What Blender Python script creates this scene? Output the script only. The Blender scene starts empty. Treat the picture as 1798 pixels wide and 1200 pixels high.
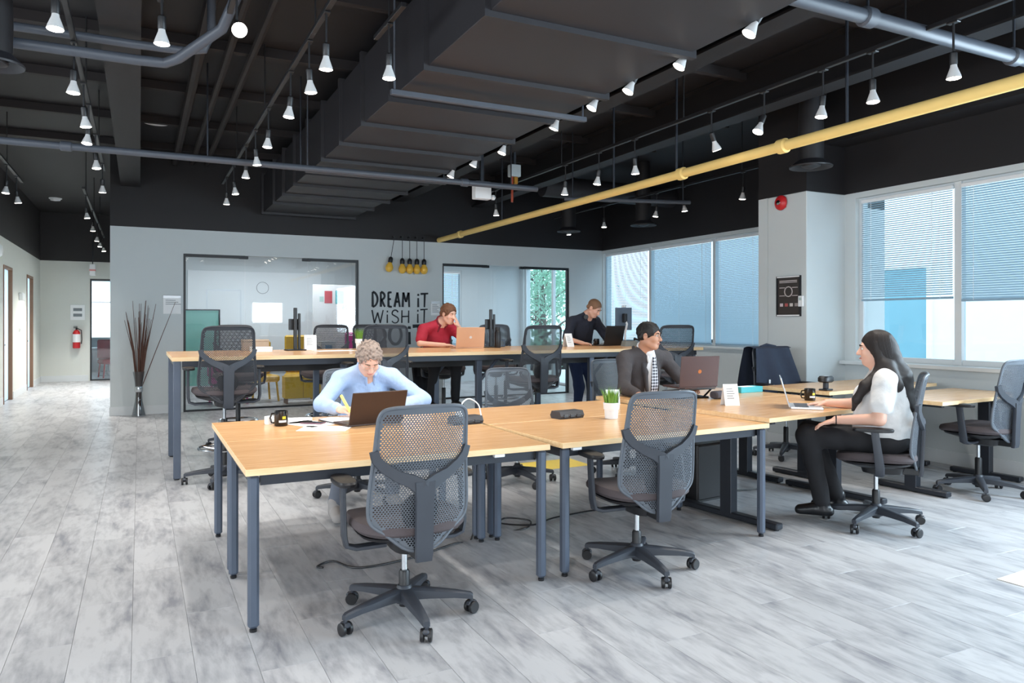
import bpy, math, random
import numpy as np
from mathutils import Matrix, Vector

random.seed(7); np.random.seed(7)
SC = bpy.context.scene
COL = SC.collection
PI = math.pi

# ------------------------------------------------------------------ camera
CAM_H = 1.39; FPX = 1304.0; PSI = math.atan(654 / 1304.0)
cd = bpy.data.cameras.new('camera'); cam = bpy.data.objects.new('camera', cd); COL.objects.link(cam)
cam.location = (0, 0, CAM_H); cam.rotation_euler = (PI / 2, 0, -PSI)
cd.sensor_width = 36.0; cd.lens = 36.0 * FPX / 1798.0; cd.shift_y = -34.0 / 1798.0
cd.clip_start = 0.05; cd.clip_end = 300
SC.camera = cam
# ------------------------------------------------------------------ world, light, exposure
SC.view_settings.view_transform = 'Standard'; SC.view_settings.look = 'None'
SC.view_settings.gamma = 1.0; SC.view_settings.use_curve_mapping = False
SC.view_settings.exposure = 0.06
W = bpy.data.worlds.new('world'); SC.world = W; W.use_nodes = True
bg = W.node_tree.nodes['Background']; bg.inputs[0].default_value = (0.80, 0.91, 1.0, 1); bg.inputs[1].default_value = 3.6
SPOT_W = 60.0
def area(name, loc, rot, sx, sy, watts, col):
    l = bpy.data.lights.new(name, 'AREA'); l.shape = 'RECTANGLE'; l.size = sx; l.size_y = sy
    l.energy = watts; l.color = col
    o = bpy.data.objects.new(name, l); COL.objects.link(o); o.location = loc; o.rotation_euler = rot
    return o
# area lamps standing in for daylight in the window openings of the walls beside and behind the camera
area('daylight_side_window', (7.0, 1.7, 1.86), (0, PI / 2, 0), 1.7, 2.6, 250, (0.68, 0.86, 1.0))
area('daylight_side_window', (7.0, -2.2, 1.86), (0, PI / 2, 0), 1.7, 4.2, 330, (0.68, 0.86, 1.0))
area('rear_window_light', (-1.6, -5.0, 1.95), (PI / 2, 0, 0), 5.3, 2.1, 210, (0.96, 0.98, 1.0))  # wide rear opening and its lamp added for fill, clear of glass reflections
area('rear_window_light', (4.45, -5.0, 1.76), (PI / 2, 0, 0), 1.1, .75, 40, (0.96, 0.98, 1.0))
area('fill_behind_doors', (-3.3, 16.9, 1.25), (0, -PI / 2, 0), 2.2, 4.4, 260, (0.86, 0.95, 1.0))  # lamp added behind the corridor doors so their panels look lit
area('fill_left_side', (-5.4, 3.0, 1.95), (0, -PI / 2, 0), 2.0, 9.0, 190, (0.96, 0.98, 1.0))  # unseen left window light, added as fill

# ------------------------------------------------------------------ materials
def s2l(c):
    f = lambda v: v / 12.92 if v <= 0.04045 else ((v + 0.055) / 1.055) ** 2.4
    return tuple(f(v / 255.0) for v in c) + (1.0,)
MATS = {}
def mat(name, rgb=None, rough=0.5, metal=0.0, var=0.06, scale=20.0, bump=0.0, lin=None, spec=0.5, stretch=(1, 1, 1), coat=0.0, trans=0.0, emit=None, estr=0.0, alpha=1.0, bdist=.004):
    if name in MATS: return MATS[name]
    m = bpy.data.materials.new(name); m.use_nodes = True
    nt = m.node_tree; N = nt.nodes; L = nt.links; b = N['Principled BSDF']
    c = lin if lin else s2l(rgb)
    b.inputs['Roughness'].default_value = rough; b.inputs['Metallic'].default_value = metal
    b.inputs['Specular IOR Level'].default_value = spec
    if coat: b.inputs['Coat Weight'].default_value = coat; b.inputs['Coat Roughness'].default_value = 0.15
    if emit:
        b.inputs['Emission Color'].default_value = emit + (1,) if len(emit) == 3 else emit
        b.inputs['Emission Strength'].default_value = estr
    tc = N.new('ShaderNodeTexCoord'); mp = N.new('ShaderNodeMapping'); L.new(tc.outputs['Object'], mp.inputs[0])
    mp.inputs['Scale'].default_value = stretch
    nz = N.new('ShaderNodeTexNoise'); nz.inputs['Scale'].default_value = scale; nz.inputs['Detail'].default_value = 4
    L.new(mp.outputs[0], nz.inputs['Vector'])
    mx = N.new('ShaderNodeMix'); mx.data_type = 'RGBA'
    mx.inputs[6].default_value = tuple(min(1, v * (1 - var)) for v in c[:3]) + (1,)
    mx.inputs[7].default_value = tuple(min(1, v * (1 + var)) for v in c[:3]) + (1,)
    L.new(nz.outputs['Fac'], mx.inputs[0]); L.new(mx.outputs[2], b.inputs['Base Color'])
    if bump:
        bp = N.new('ShaderNodeBump'); bp.inputs['Strength'].default_value = bump; bp.inputs['Distance'].default_value = bdist
        L.new(nz.outputs['Fac'], bp.inputs['Height']); L.new(bp.outputs[0], b.inputs['Normal'])
    MATS[name] = m
    return m

def glass(name, tint, refl=0.08, rough=0.02):
    m = bpy.data.materials.new(name); m.use_nodes = True; nt = m.node_tree; N = nt.nodes; L = nt.links
    N.remove(N['Principled BSDF']); out = N['Material Output']
    t = N.new('ShaderNodeBsdfTransparent'); t.inputs[0].default_value = tint + (1,)
    g = N.new('ShaderNodeBsdfGlossy'); g.inputs['Roughness'].default_value = rough
    fr = N.new('ShaderNodeFresnel'); fr.inputs[0].default_value = 1.5
    mr = N.new('ShaderNodeMath'); mr.operation = 'ADD'; mr.inputs[1].default_value = refl - 0.04; mr.use_clamp = True
    ge = N.new('ShaderNodeNewGeometry'); inv = N.new('ShaderNodeMath'); inv.operation = 'SUBTRACT'; inv.inputs[0].default_value = 1.0; L.new(ge.outputs['Backfacing'], inv.inputs[1])
    ml = N.new('ShaderNodeMath'); ml.operation = 'MULTIPLY'; L.new(fr.outputs[0], mr.inputs[0]); L.new(mr.outputs[0], ml.inputs[0]); L.new(inv.outputs[0], ml.inputs[1])
    mx = N.new('ShaderNodeMixShader'); L.new(ml.outputs[0], mx.inputs[0]); L.new(t.outputs[0], mx.inputs[1]); L.new(g.outputs[0], mx.inputs[2])
    L.new(mx.outputs[0], out.inputs[0]); MATS[name] = m
    return m

def translucent(name, rgb, amt=0.5, rough=0.6):
    m = bpy.data.materials.new(name); m.use_nodes = True; nt = m.node_tree; N = nt.nodes; L = nt.links
    b = N['Principled BSDF']; out = N['Material Output']
    b.inputs['Base Color'].default_value = s2l(rgb); b.inputs['Roughness'].default_value = rough
    t = N.new('ShaderNodeBsdfTranslucent'); t.inputs[0].default_value = s2l(rgb)
    mx = N.new('ShaderNodeMixShader'); mx.inputs[0].default_value = amt
    L.new(b.outputs[0], mx.inputs[1]); L.new(t.outputs[0], mx.inputs[2]); L.new(mx.outputs[0], out.inputs[0])
    MATS[name] = m
    return m

def wood_mat(name, base, dark, sc=(1.2, 14, 14), rough=0.23):
    m = bpy.data.materials.new(name); m.use_nodes = True; nt = m.node_tree; N = nt.nodes; L = nt.links; b = N['Principled BSDF']
    tc = N.new('ShaderNodeTexCoord'); mp = N.new('ShaderNodeMapping'); mp.inputs['Scale'].default_value = sc
    L.new(tc.outputs['Object'], mp.inputs[0])
    n1 = N.new('ShaderNodeTexNoise'); n1.inputs['Scale'].default_value = 3.0; n1.inputs['Detail'].default_value = 6; n1.inputs['Distortion'].default_value = 0.4
    L.new(mp.outputs[0], n1.inputs['Vector'])
    n2 = N.new('ShaderNodeTexNoise'); n2.inputs['Scale'].default_value = 14.0; n2.inputs['Detail'].default_value = 3
    L.new(mp.outputs[0], n2.inputs['Vector'])
    ad = N.new('ShaderNodeMath'); ad.operation = 'MULTIPLY_ADD'; ad.inputs[1].default_value = 0.35; L.new(n2.outputs[0], ad.inputs[0]); L.new(n1.outputs[0], ad.inputs[2])
    cr = N.new('ShaderNodeValToRGB'); cr.color_ramp.elements[0].position = 0.42; cr.color_ramp.elements[0].color = s2l(dark)
    cr.color_ramp.elements[1].position = 0.82; cr.color_ramp.elements[1].color = s2l(base)
    L.new(ad.outputs[0], cr.inputs[0]); L.new(cr.outputs[0], b.inputs['Base Color'])
    b.inputs['Roughness'].default_value = rough
    MATS[name] = m
    return m

def floor_mat():
    m = bpy.data.materials.new('floor_plank'); m.use_nodes = True; nt = m.node_tree; N = nt.nodes; L = nt.links; b = N['Principled BSDF']
    tc = N.new('ShaderNodeTexCoord'); oi = N.new('ShaderNodeObjectInfo')
    geo = N.new('ShaderNodeNewGeometry')
    rnd = N.new('ShaderNodeMath'); rnd.operation = 'ADD'
    L.new(oi.outputs['Random'], rnd.inputs[0]); L.new(geo.outputs['Random Per Island'], rnd.inputs[1])
    rf = N.new('ShaderNodeMath'); rf.operation = 'FRACT'; L.new(rnd.outputs[0], rf.inputs[0])
    off = N.new('ShaderNodeMath'); off.operation = 'MULTIPLY'; off.inputs[1].default_value = 37.0; L.new(rf.outputs[0], off.inputs[0])
    cmb = N.new('ShaderNodeCombineXYZ'); L.new(off.outputs[0], cmb.inputs[2])
    add = N.new('ShaderNodeVectorMath'); add.operation = 'ADD'; L.new(tc.outputs['Object'], add.inputs[0]); L.new(cmb.outputs[0], add.inputs[1])
    mp = N.new('ShaderNodeMapping'); mp.inputs['Scale'].default_value = (4.2, 1.3, 1); L.new(add.outputs[0], mp.inputs[0])
    n1 = N.new('ShaderNodeTexNoise'); n1.inputs['Scale'].default_value = 1.7; n1.inputs['Detail'].default_value = 6; n1.inputs['Roughness'].default_value = 0.62; n1.inputs['Distortion'].default_value = 0.5
    L.new(mp.outputs[0], n1.inputs['Vector'])
    mp2 = N.new('ShaderNodeMapping'); mp2.inputs['Scale'].default_value = (18, 3.5, 1); L.new(add.outputs[0], mp2.inputs[0])
    n2 = N.new('ShaderNodeTexNoise'); n2.inputs['Scale'].default_value = 2.0; n2.inputs['Detail'].default_value = 5; L.new(mp2.outputs[0], n2.inputs['Vector'])
    ma = N.new('ShaderNodeMath'); ma.operation = 'MULTIPLY_ADD'; ma.inputs[1].default_value = 0.45; L.new(n2.outputs[0], ma.inputs[0]); L.new(n1.outputs[0], ma.inputs[2])
    cr = N.new('ShaderNodeValToRGB'); e = cr.color_ramp.elements
    e[0].position = 0.50; e[0].color = s2l((130, 132, 139)); e[1].position = 0.80; e[1].color = s2l((182, 183, 186))
    x = e.new(0.64); x.color = s2l((160, 161, 165))
    L.new(ma.outputs[0], cr.inputs[0])
    hsv = N.new('ShaderNodeHueSaturation'); L.new(cr.outputs[0], hsv.inputs['Color'])
    mr = N.new('ShaderNodeMapRange'); mr.inputs[3].default_value = 0.93; mr.inputs[4].default_value = 1.05; L.new(rf.outputs[0], mr.inputs[0]); L.new(mr.outputs[0], hsv.inputs['Value'])
    L.new(hsv.outputs[0], b.inputs['Base Color'])
    rr = N.new('ShaderNodeMapRange'); rr.inputs[3].default_value = 0.42; rr.inputs[4].default_value = 0.26; L.new(n1.outputs[0], rr.inputs[0]); L.new(rr.outputs[0], b.inputs['Roughness'])
    bp = N.new('ShaderNodeBump'); bp.inputs['Strength'].default_value = 0.05; bp.inputs['Distance'].default_value = 0.002; L.new(n2.outputs[0], bp.inputs['Height']); L.new(bp.outputs[0], b.inputs['Normal'])
    MATS['floor_plank'] = m
    return m

M_FLOOR = floor_mat()
M_WALL = mat('wall_grey_paint', (204, 211, 213), 0.75, var=0.02, scale=6)
M_WALLW = mat('wall_warm_grey_paint', (214, 217, 212), 0.75, var=0.02, scale=6)
M_BLACK = mat('ceiling_black_paint', (28, 26, 29), 0.62, var=0.15, scale=3)
M_DUCT = mat('duct_black_paint', (40, 39, 43), 0.5, var=0.12, scale=4)
M_PIPE = mat('pipe_grey_paint', (74, 79, 88), 0.45, var=0.08, scale=8)
M_TRIM = mat('trim_white_paint', (214, 219, 222), 0.5, var=0.02)
M_YELLOW = mat('yellow_pipe_paint', (240, 206, 128), 0.7, var=0.05, scale=6)
M_WOOD = wood_mat('desk_maple', (226, 180, 130), (204, 152, 100))
M_EDGE = wood_mat('desk_edge', (246, 214, 168), (232, 192, 140), rough=0.4)
M_LEG = mat('desk_leg_metal', (82, 91, 106), 0.38, 0.25, var=0.05)
M_DARKM = mat('dark_metal', (46, 50, 58), 0.4, 0.3, var=0.08)
M_BLKP = mat('black_plastic', (26, 26, 29), 0.42, var=0.1)
M_CHAIR = mat('chair_slate_plastic', (88, 94, 102), 0.45, var=0.05, scale=30)
M_CHAIRD = mat('chair_dark_plastic', (54, 58, 66), 0.45, var=0.05, scale=30)
M_MESHB = mat('chair_black_mesh', (44, 46, 52), 0.55, var=0.05)
M_FAB = mat('chair_seat_fabric', (78, 70, 72), 0.9, var=0.15, scale=220, bump=0.3)
M_CHROME = mat('chrome', (200, 204, 208), 0.15, 1.0, var=0.02)
M_WHITE = mat('white_plastic', (236, 238, 240), 0.4, var=0.02)
M_PAPER = mat('white_paper', (244, 245, 247), 0.8, var=0.01)
M_FRAME = mat('black_frame', (24, 27, 33), 0.4, var=0.05)
M_GLASS = glass('clear_glass', (0.93, 0.96, 0.97), 0.09)
M_WGLASS = glass('window_glass', (0.88, 0.95, 0.98), 0.05)
M_SLAT = translucent('blind_slat', (176, 200, 214), 0.45)
M_RED = mat('red_enamel', (196, 34, 40), 0.35, var=0.04)
M_INK = mat('ink_dark', (30, 36, 44), 0.6, var=0.03)

# ------------------------------------------------------------------ mesh helpers
class MB:
    def __init__(s): s.v = []; s.f = []
    def add(s, vs, fs, M=None):
        o = len(s.v)
        if M is not None: vs = [tuple(M @ Vector(p)) for p in vs]
        s.v += [tuple(p) for p in vs]; s.f += [tuple(i + o for i in f) for f in fs]
        return s
    def box(s, x0, x1, y0, y1, z0, z1, M=None):
        vs = [(x, y, z) for z in (z0, z1) for y in (y0, y1) for x in (x0, x1)]
        return s.add(vs, [(0, 2, 3, 1), (4, 5, 7, 6), (0, 1, 5, 4), (2, 6, 7, 3), (0, 4, 6, 2), (1, 3, 7, 5)], M)
    def cbox(s, x0, x1, y0, y1, z0, z1, c=0.004, M=None):
        c = min(c, (x1 - x0) * .49, (y1 - y0) * .49, (z1 - z0) * .49)
        X = ((x0, x0 + c), (x1, x1 - c)); Y = ((y0, y0 + c), (y1, y1 - c)); Z = ((z0, z0 + c), (z1, z1 - c))
        vs = []; idx = {}
        for i in (0, 1):
            for j in (0, 1):
                for k in (0, 1):
                    for a in range(3):
                        idx[i, j, k, a] = len(vs)
                        vs.append((X[i][0 if a == 0 else 1], Y[j][0 if a == 1 else 1], Z[k][0 if a == 2 else 1]))
        fs = []
        for a in range(3):
            for e in (0, 1):
                q = []
                for (p, r) in ((0, 0), (1, 0), (1, 1), (0, 1)):
                    t = [0, 0, 0]; t[a] = e; t[(a + 1) % 3] = p; t[(a + 2) % 3] = r; q.append(idx[t[0], t[1], t[2], a])
                fs.append(tuple(q) if e else tuple(q[::-1]))
        for a in range(3):
            b, d = (a + 1) % 3, (a + 2) % 3
            for p in (0, 1):
                for r in (0, 1):
                    def g(e, w):
                        t = [0, 0, 0]; t[a] = e; t[b] = p; t[d] = r; return idx[t[0], t[1], t[2], w]
                    q = [g(0, b), g(1, b), g(1, d), g(0, d)]
                    fs.append(tuple(q) if p != r else tuple(q[::-1]))
        for i in (0, 1):
            for j in (0, 1):
                for k in (0, 1):
                    t = (idx[i, j, k, 0], idx[i, j, k, 1], idx[i, j, k, 2])
                    fs.append(t if (i + j + k) % 2 else t[::-1])
        return s.add(vs, fs, M)
    def lathe(s, prof, n=20, M=None, cap=True):
        vs = []; fs = []
        for r, z in prof:
            for i in range(n):
                a = 2 * PI * i / n; vs.append((r * math.cos(a), r * math.sin(a), z))
        for j in range(len(prof) - 1):
            for i in range(n):
                k = (i + 1) % n; fs.append((j * n + i, j * n + k, (j + 1) * n + k, (j + 1) * n + i))
        if cap:
            fs.append(tuple(range(n))[::-1]); o = (len(prof) - 1) * n; fs.append(tuple(range(o, o + n)))
        return s.add(vs, fs, M)
    def cyl(s, r, z0, z1, n=16, M=None): return s.lathe([(r, z0), (r, z1)], n, M)
    def tube(s, pts, r, n=8, closed=False, M=None):
        P = [Vector(p) for p in pts]; m = len(P); R = r if isinstance(r, (list, tuple)) else [r] * m
        vs = []; fs = []; prev = None
        for i in range(m):
            if closed: t = P[(i + 1) % m] - P[i - 1]
            else: t = P[min(i + 1, m - 1)] - P[max(i - 1, 0)]
            t = t.normalized() if t.length > 1e-9 else Vector((0, 0, 1))
            if prev is None:
                u = Vector((0, 0, 1)) if abs(t.z) < 0.9 else Vector((1, 0, 0))
            else: u = prev
            a = (u - t * u.dot(t)); a = a.normalized() if a.length > 1e-6 else t.orthogonal().normalized(); b = t.cross(a); prev = a
            for k in range(n):
                w = 2 * PI * k / n; vs.append(tuple(P[i] + (a * math.cos(w) + b * math.sin(w)) * R[i]))
        rings = m if closed else m - 1
        for j in range(rings):
            j2 = (j + 1) % m
            for k in range(n):
                k2 = (k + 1) % n; fs.append((j * n + k, j * n + k2, j2 * n + k2, j2 * n + k))
        if not closed:
            fs.append(tuple(range(n))[::-1]); o = (m - 1) * n; fs.append(tuple(range(o, o + n)))
        return s.add(vs, fs, M)
    def loft(s, rings, M=None, cap=True):
        n = len(rings[0]); vs = [p for r in rings for p in r]; fs = []
        for j in range(len(rings) - 1):
            for k in range(n):
                k2 = (k + 1) % n; fs.append((j * n + k, j * n + k2, (j + 1) * n + k2, (j + 1) * n + k))
        if cap:
            fs.append(tuple(range(n))[::-1]); o = (len(rings) - 1) * n; fs.append(tuple(range(o, o + n)))
        return s.add(vs, fs, M)
    def prism(s, poly, z0, z1, M=None):
        return s.loft([[(x, y, z0) for x, y in poly], [(x, y, z1) for x, y in poly]], M)
    def grid(s, fn, nu, nv, M=None):
        vs = [fn(i / nu, j / nv) for j in range(nv + 1) for i in range(nu + 1)]
        fs = [(j * (nu + 1) + i, j * (nu + 1) + i + 1, (j + 1) * (nu + 1) + i + 1, (j + 1) * (nu + 1) + i) for j in range(nv) for i in range(nu)]
        return s.add(vs, fs, M)
    def mesh(s, name, m, smooth=35):
        me = bpy.data.meshes.new(name); me.from_pydata(s.v, [], s.f); me.update()
        if m is not None: me.materials.append(m)
        if smooth:
            me.polygons.foreach_set('use_smooth', [True] * len(me.polygons)); me.set_sharp_from_angle(angle=math.radians(smooth))
        return me

def tr(x=0, y=0, z=0, rz=0, rx=0, ry=0):
    return Matrix.Translation((x, y, z)) @ Matrix.Rotation(rz, 4, 'Z') @ Matrix.Rotation(ry, 4, 'Y') @ Matrix.Rotation(rx, 4, 'X')
def align(a, b):
    a = Vector(a); b = Vector(b); q = (b - a).to_track_quat('Z', 'Y')
    return Matrix.Translation(a) @ q.to_matrix().to_4x4()
def put(name, mb, m, parent=None, loc=(0, 0, 0), rot=(0, 0, 0), smooth=35):
    me = mb.mesh(name, m, smooth) if isinstance(mb, MB) else mb
    o = bpy.data.objects.new(name, me); COL.objects.link(o)
    if parent is not None: o.parent = parent
    o.location = loc; o.rotation_euler = rot
    return o
def tag(o, label=None, cat=None, group=None, kind=None):
    if label: o['label'] = label
    if cat: o['category'] = cat
    if group: o['group'] = group
    if kind: o['kind'] = kind
    return o
def thing(name, label, cat, loc=(0, 0, 0), rz=0, group=None):
    o = bpy.data.objects.new(name, None); COL.objects.link(o); o.location = loc; o.rotation_euler = (0, 0, rz)
    o.empty_display_size = 0.1
    return tag(o, label, cat, group)
def struct(name, mb, m, parent=None, label=None, smooth=35):
    o = put(name, mb, m, parent, smooth=smooth)
    if parent is None: o['kind'] = 'structure'
    if label: o['label'] = label
    return o
def copy_tree(o, parent=None):
    c = o.copy(); COL.objects.link(c)
    if parent is not None: c.parent = parent
    for ch in KIDS.get(o, o.children): copy_tree(ch, c)
    return c
KIDS = {}
def dup(root, label, loc, rz=None, group=None):
    c = copy_tree(root); c.location = loc
    if rz is not None: c.rotation_euler = (0, 0, rz)
    c['label'] = label
    if group: c['group'] = group
    return c
S_, C_ = math.sin(PSI), math.cos(PSI)
def pix(X, Y, Z):
    d = X * S_ + Y * C_; c = X * C_ - Y * S_
    return 899 + FPX * c / d, 566 - FPX * (Z - CAM_H) / d, d
ORD = ['nearest', 'second', 'third', 'fourth', 'fifth', 'sixth', 'seventh', 'eighth', 'ninth', 'tenth', 'eleventh']
# ================================================================== STRUCTURE
XR, XF, YB, YE = 7.08, 8.30, 12.50, 20.2      # near window wall, far window wall, back wall, corridor end
ZT, ZC = 2.82, 3.95                           # paint line, ceiling deck

# ---- floor: vinyl planks running away from the camera
PW, PL = 0.23, 1.22
fb = struct('floor', MB().box(-5.6, 8.4, -5.1, 24.2, -0.12, -0.006), mat('floor_joint', (112, 110, 110), 0.8))
plank_me = MB().cbox(-PW / 2 + .0007, PW / 2 - .0007, -PL / 2 + .0007, PL / 2 - .0007, -0.006, 0, 0.0007).mesh('plank', M_FLOOR)
cells = []
nx = int(14.0 / PW) + 1
for i in range(nx):
    x = -5.55 + PW * (i + .5)
    if x > 8.4: continue
    o = ((i * 0.37) % 1.0) * PL
    j = 0
    while True:
        y = -5.6 + o + PL * j; j += 1
        if y > 24: break
        px, py, d = pix(x, y, 0)
        vis = d > 0.6 and -160 < px < 1960 and py < 1330
        hid = (x > 8.3 or (x > XR and y < 6.4) or (x < -2.2 and y > 12.5) or y > 23.9)
        if hid: continue
        cells.append((0 if vis else 1, d if vis else 1e3 + abs(y), x, y))
cells.sort()
rest = MB()
for n, (v, d, x, y) in enumerate(cells):
    if n < 300 and v == 0: put('plank', plank_me, None, fb, (x, y, 0))
    else: rest.box(x - PW / 2 + .0007, x + PW / 2 - .0007, y - PL / 2 + .0007, y + PL / 2 - .0007, -0.006, 0)
put('plank_field', rest, M_FLOOR, fb)['kind'] = 'stuff'

# ---- back wall with two glazed openings
G1, G2, GH = (0.604, 3.345), (4.871, 7.53), 2.45
w = MB()
for a, b in ((-.39, G1[0]), (G1[1], G2[0]), (G2[1], XF)): w.box(a, b, YB, YB + .14, 0, ZT)
for a, b in (G1, G2): w.box(a, b, YB, YB + .14, GH, ZT)
struct('wall_back', w, M_WALL)
struct('wall_back_upper', MB().box(-.39, XF, YB, YB + .14, ZT, ZC), M_BLACK)
b = MB()
for a, c in ((-.40, G1[0] - .03), (G1[1] + .03, G2[0] - .03), (G2[1] + .03, XF - .02)): b.box(a, c, YB - .014, YB - .001, 0, .13)
struct('baseboard_back', b, M_TRIM)
# ---- corridor: side, end and left walls
struct('wall_corridor_right', MB().box(-.39, -.25, YB + .14, YE, 0, ZT), M_WALL)
struct('wall_corridor_right_upper', MB().box(-.39, -.25, YB + .14, YE, ZT, ZC), M_BLACK)
D0, D1 = -1.05, -.10
w = MB().box(-2.2, D0, YE, YE + .14, 0, ZT).box(D1, 4.3, YE, YE + .14, 0, ZT).box(D0, D1, YE, YE + .14, 2.42, ZT)
struct('wall_end', w, M_WALLW)
struct('wall_end_upper', MB().box(-2.2, 4.3, YE, YE + .14, ZT, ZC), M_BLACK)
struct('baseboard_end', MB().box(-2.04, D0 - .03, YE - .015, YE - .001, 0, .14), M_TRIM)
XL = -2.05
def lw(px): # depth along the left wall for a picture column
    a = (px - 899) / FPX; return XL / (a * C_ + S_) * (C_ - a * S_)
doors = [(13.2, 15.0, 15.9), (16.9, 17.9, 18.8)]
segs = [(8.0, 15.0), (15.95, 17.9), (18.85, YE)]
w = MB()
for a, b_ in segs: w.box(XL - .14, XL, a, b_, 0, ZT)
for a, b_ in ((15.0, 15.95), (17.9, 18.85)): w.box(XL - .14, XL, a, b_, 2.36, ZT)
struct('wall_left', w, M_WALLW)
struct('wall_left_upper', MB().box(XL - .14, XL, 8.0, YE, ZT, ZC), M_BLACK)
b = MB()
for a, b_ in ((12.0, 14.9), (16.05, 17.8), (18.95, YE - .02)): b.box(XL + .001, XL + .015, a, b_, 0, .13)
struct('baseboard_left', b, M_TRIM)
M_DOOR = translucent('door_frosted_panel', (206, 220, 228), .6, .25)
M_BROWN = mat('door_brown_jamb', (122, 86, 62), 0.5, var=0.1)
for k, (y0, y1) in enumerate(((15.0, 15.95), (17.9, 18.85))):
    d = struct('door_%d' % (k + 1), MB().cbox(XL - .09, XL - .05, y0 + .04, y1 - .04, .01, 2.32), M_DOOR)
    put('jamb', MB().box(XL - .13, XL + .012, y1 - .045, y1 + .004, 0, 2.36), M_BROWN, d)
    put('jamb', MB().box(XL - .13, XL + .012, y0 - .004, y0 + .045, 0, 2.36), M_BROWN, d)
    put('head_jamb', MB().box(XL - .13, XL + .012, y0 + .045, y1 - .045, 2.315, 2.36), M_BROWN, d)
    put('handle', MB().tube([(XL - .05, y0 + .12, 1.0), (XL - .005, y0 + .12, 1.0), (XL - .005, y0 + .25, 1.0)], .011), M_CHROME, d)
# glass door at the corridor's end
d = struct('door_3', MB().box(D0, D0 + .035, YE + .03, YE + .1, 0, 2.42).box(D1 - .035, D1, YE + .03, YE + .1, 0, 2.42).box(D0 + .035, D1 - .035, YE + .03, YE + .1, 2.38, 2.42).box(D0 + .035, D1 - .035, YE + .03, YE + .1, 0, .03), M_FRAME)
put('pane', MB().box(D0 + .035, D1 - .035, YE + .06, YE + .068, .03, 2.38), M_GLASS, d)
# lounge beyond the glass door
struct('wall_lounge', MB().box(-2.2, -1.6, YE + .14, 24.0, 0, ZC).box(1.2, 1.34, YE + .14, 24.0, 0, ZC).box(-1.6, 1.2, 23.86, 24.0, 0, .9).box(-1.6, 1.2, 23.86, 24.0, 2.6, ZC), M_WALL)
f = MB().box(-1.6, 1.2, 23.88, 23.94, .9, .96).box(-1.6, 1.2, 23.88, 23.94, 1.93, 1.97).box(-1.6, 1.2, 23.88, 23.94, 2.54, 2.6)
for x in (-1.6, -.66, .3, 1.14): f.box(x, x + .06, 23.88, 23.94, .96, 2.54)
wn = struct('window_9', f, M_TRIM)
put('pane', MB().box(-1.6, 1.2, 23.905, 23.911, .96, 2.54), M_WGLASS, wn)

# ---- right-hand side: near window wall, column, far window wall
def wall_x(name, x0, x1, y0, y1, holes, zs, zh, m):
    w = MB(); ys = y0
    for a, b_ in sorted(holes):
        if a > ys: w.box(x0, x1, ys, a, 0, ZT)
        w.box(x0, x1, a, b_, 0, zs); w.box(x0, x1, a, b_, zh, ZT); ys = b_
    if y1 > ys: w.box(x0, x1, ys, y1, 0, ZT)
    return struct(name, w, m)
SZ, HZ = 0.97, 2.76
near_h = [(-4.4, -.05), (.35, 3.05), (3.30, 5.64)]
wall_x('wall_right', XR, XR + .2, -5.1, 5.78, near_h, SZ, HZ, M_WALL)
struct('wall_right_upper', MB().box(XR, XR + .2, -5.1, 5.78, ZT, ZC), M_BLACK)
far_h = [(7.30, YB - .02), (13.5, 15.95)]
wall_x('wall_right_far', XF, XF + .2, 6.48, YB + .14, far_h[:1], 1.0, HZ, M_WALL)
struct('wall_right_far_upper', MB().box(XF, XF + .2, 6.48, YB + .14, ZT, ZC), M_BLACK)
struct('wall_step', MB().box(XR - .6, XF + .2, 6.34, 6.48, 0, ZT), M_WALL)
struct('wall_step_upper', MB().box(XR - .6, XF + .2, 6.34, 6.48, ZT, ZC), M_BLACK)
struct('wall_column', MB().cbox(6.48, XR + .2, 5.78, 6.34, 0, ZT, .006), M_WALL, label='grey square column with a framed poster')
struct('wall_column_upper', MB().box(6.48, XR + .2, 5.78, 6.34, ZT, ZC), M_BLACK)
struct('baseboard_right', MB().box(XR - .014, XR - .001, -5, 5.77, 0, .13), M_TRIM)
struct('baseboard_right_far', MB().box(XF - .014, XF - .001, 6.5, YB - .02, 0, .13), M_TRIM)
struct('baseboard_column', MB().box(6.466, 6.479, 5.766, 6.33, 0, .13).box(6.479, XR - .02, 5.766, 5.779, 0, .13), M_TRIM)
struct('trim_1', MB().cbox(XR - .11, XR + .02, 3.2, 5.77, .925, .965, .006), M_TRIM, label='white sill under the near windows')
struct('trim_2', MB().cbox(XF - .05, XF + .02, 7.2, YB - .02, .965, .998, .006), M_TRIM, label='white sill under the far windows')

def window_x(name, x, y0, y1, z0, z1, mull=(), t=.05, w_=.05):
    f = MB().box(x, x + w_, y0, y0 + t, z0, z1).box(x, x + w_, y1 - t, y1, z0, z1).box(x, x + w_, y0 + t, y1 - t, z0, z0 + t).box(x, x + w_, y0 + t, y1 - t, z1 - t, z1)
    o = struct(name, f, M_TRIM)
    ys = [y0 + t] + list(mull) + [y1 - t]
    for m_ in mull: put('mullion', MB().box(x - .02, x + w_, m_ - .034, m_ + .034, z0 + .001, z1 - .001), M_TRIM, o)
    for a, b_ in zip(ys, ys[1:]): put('pane', MB().box(x + .02, x + .026, a, b_, z0 + t, z1 - t), M_WGLASS, o)
    return o
window_x('window_1', XR + .06, 3.30, 5.64, SZ, HZ, (4.515,))
window_x('window_2', XR + .06, .35, 3.05, SZ, HZ, (1.7,))
window_x('window_3', XR + .06, -4.4, -.05, SZ, HZ, (-2.9, -1.5))
window_x('window_4', XF + .06, 7.30, YB - .02, 1.0, HZ, (9.31, 11.0))
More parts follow.
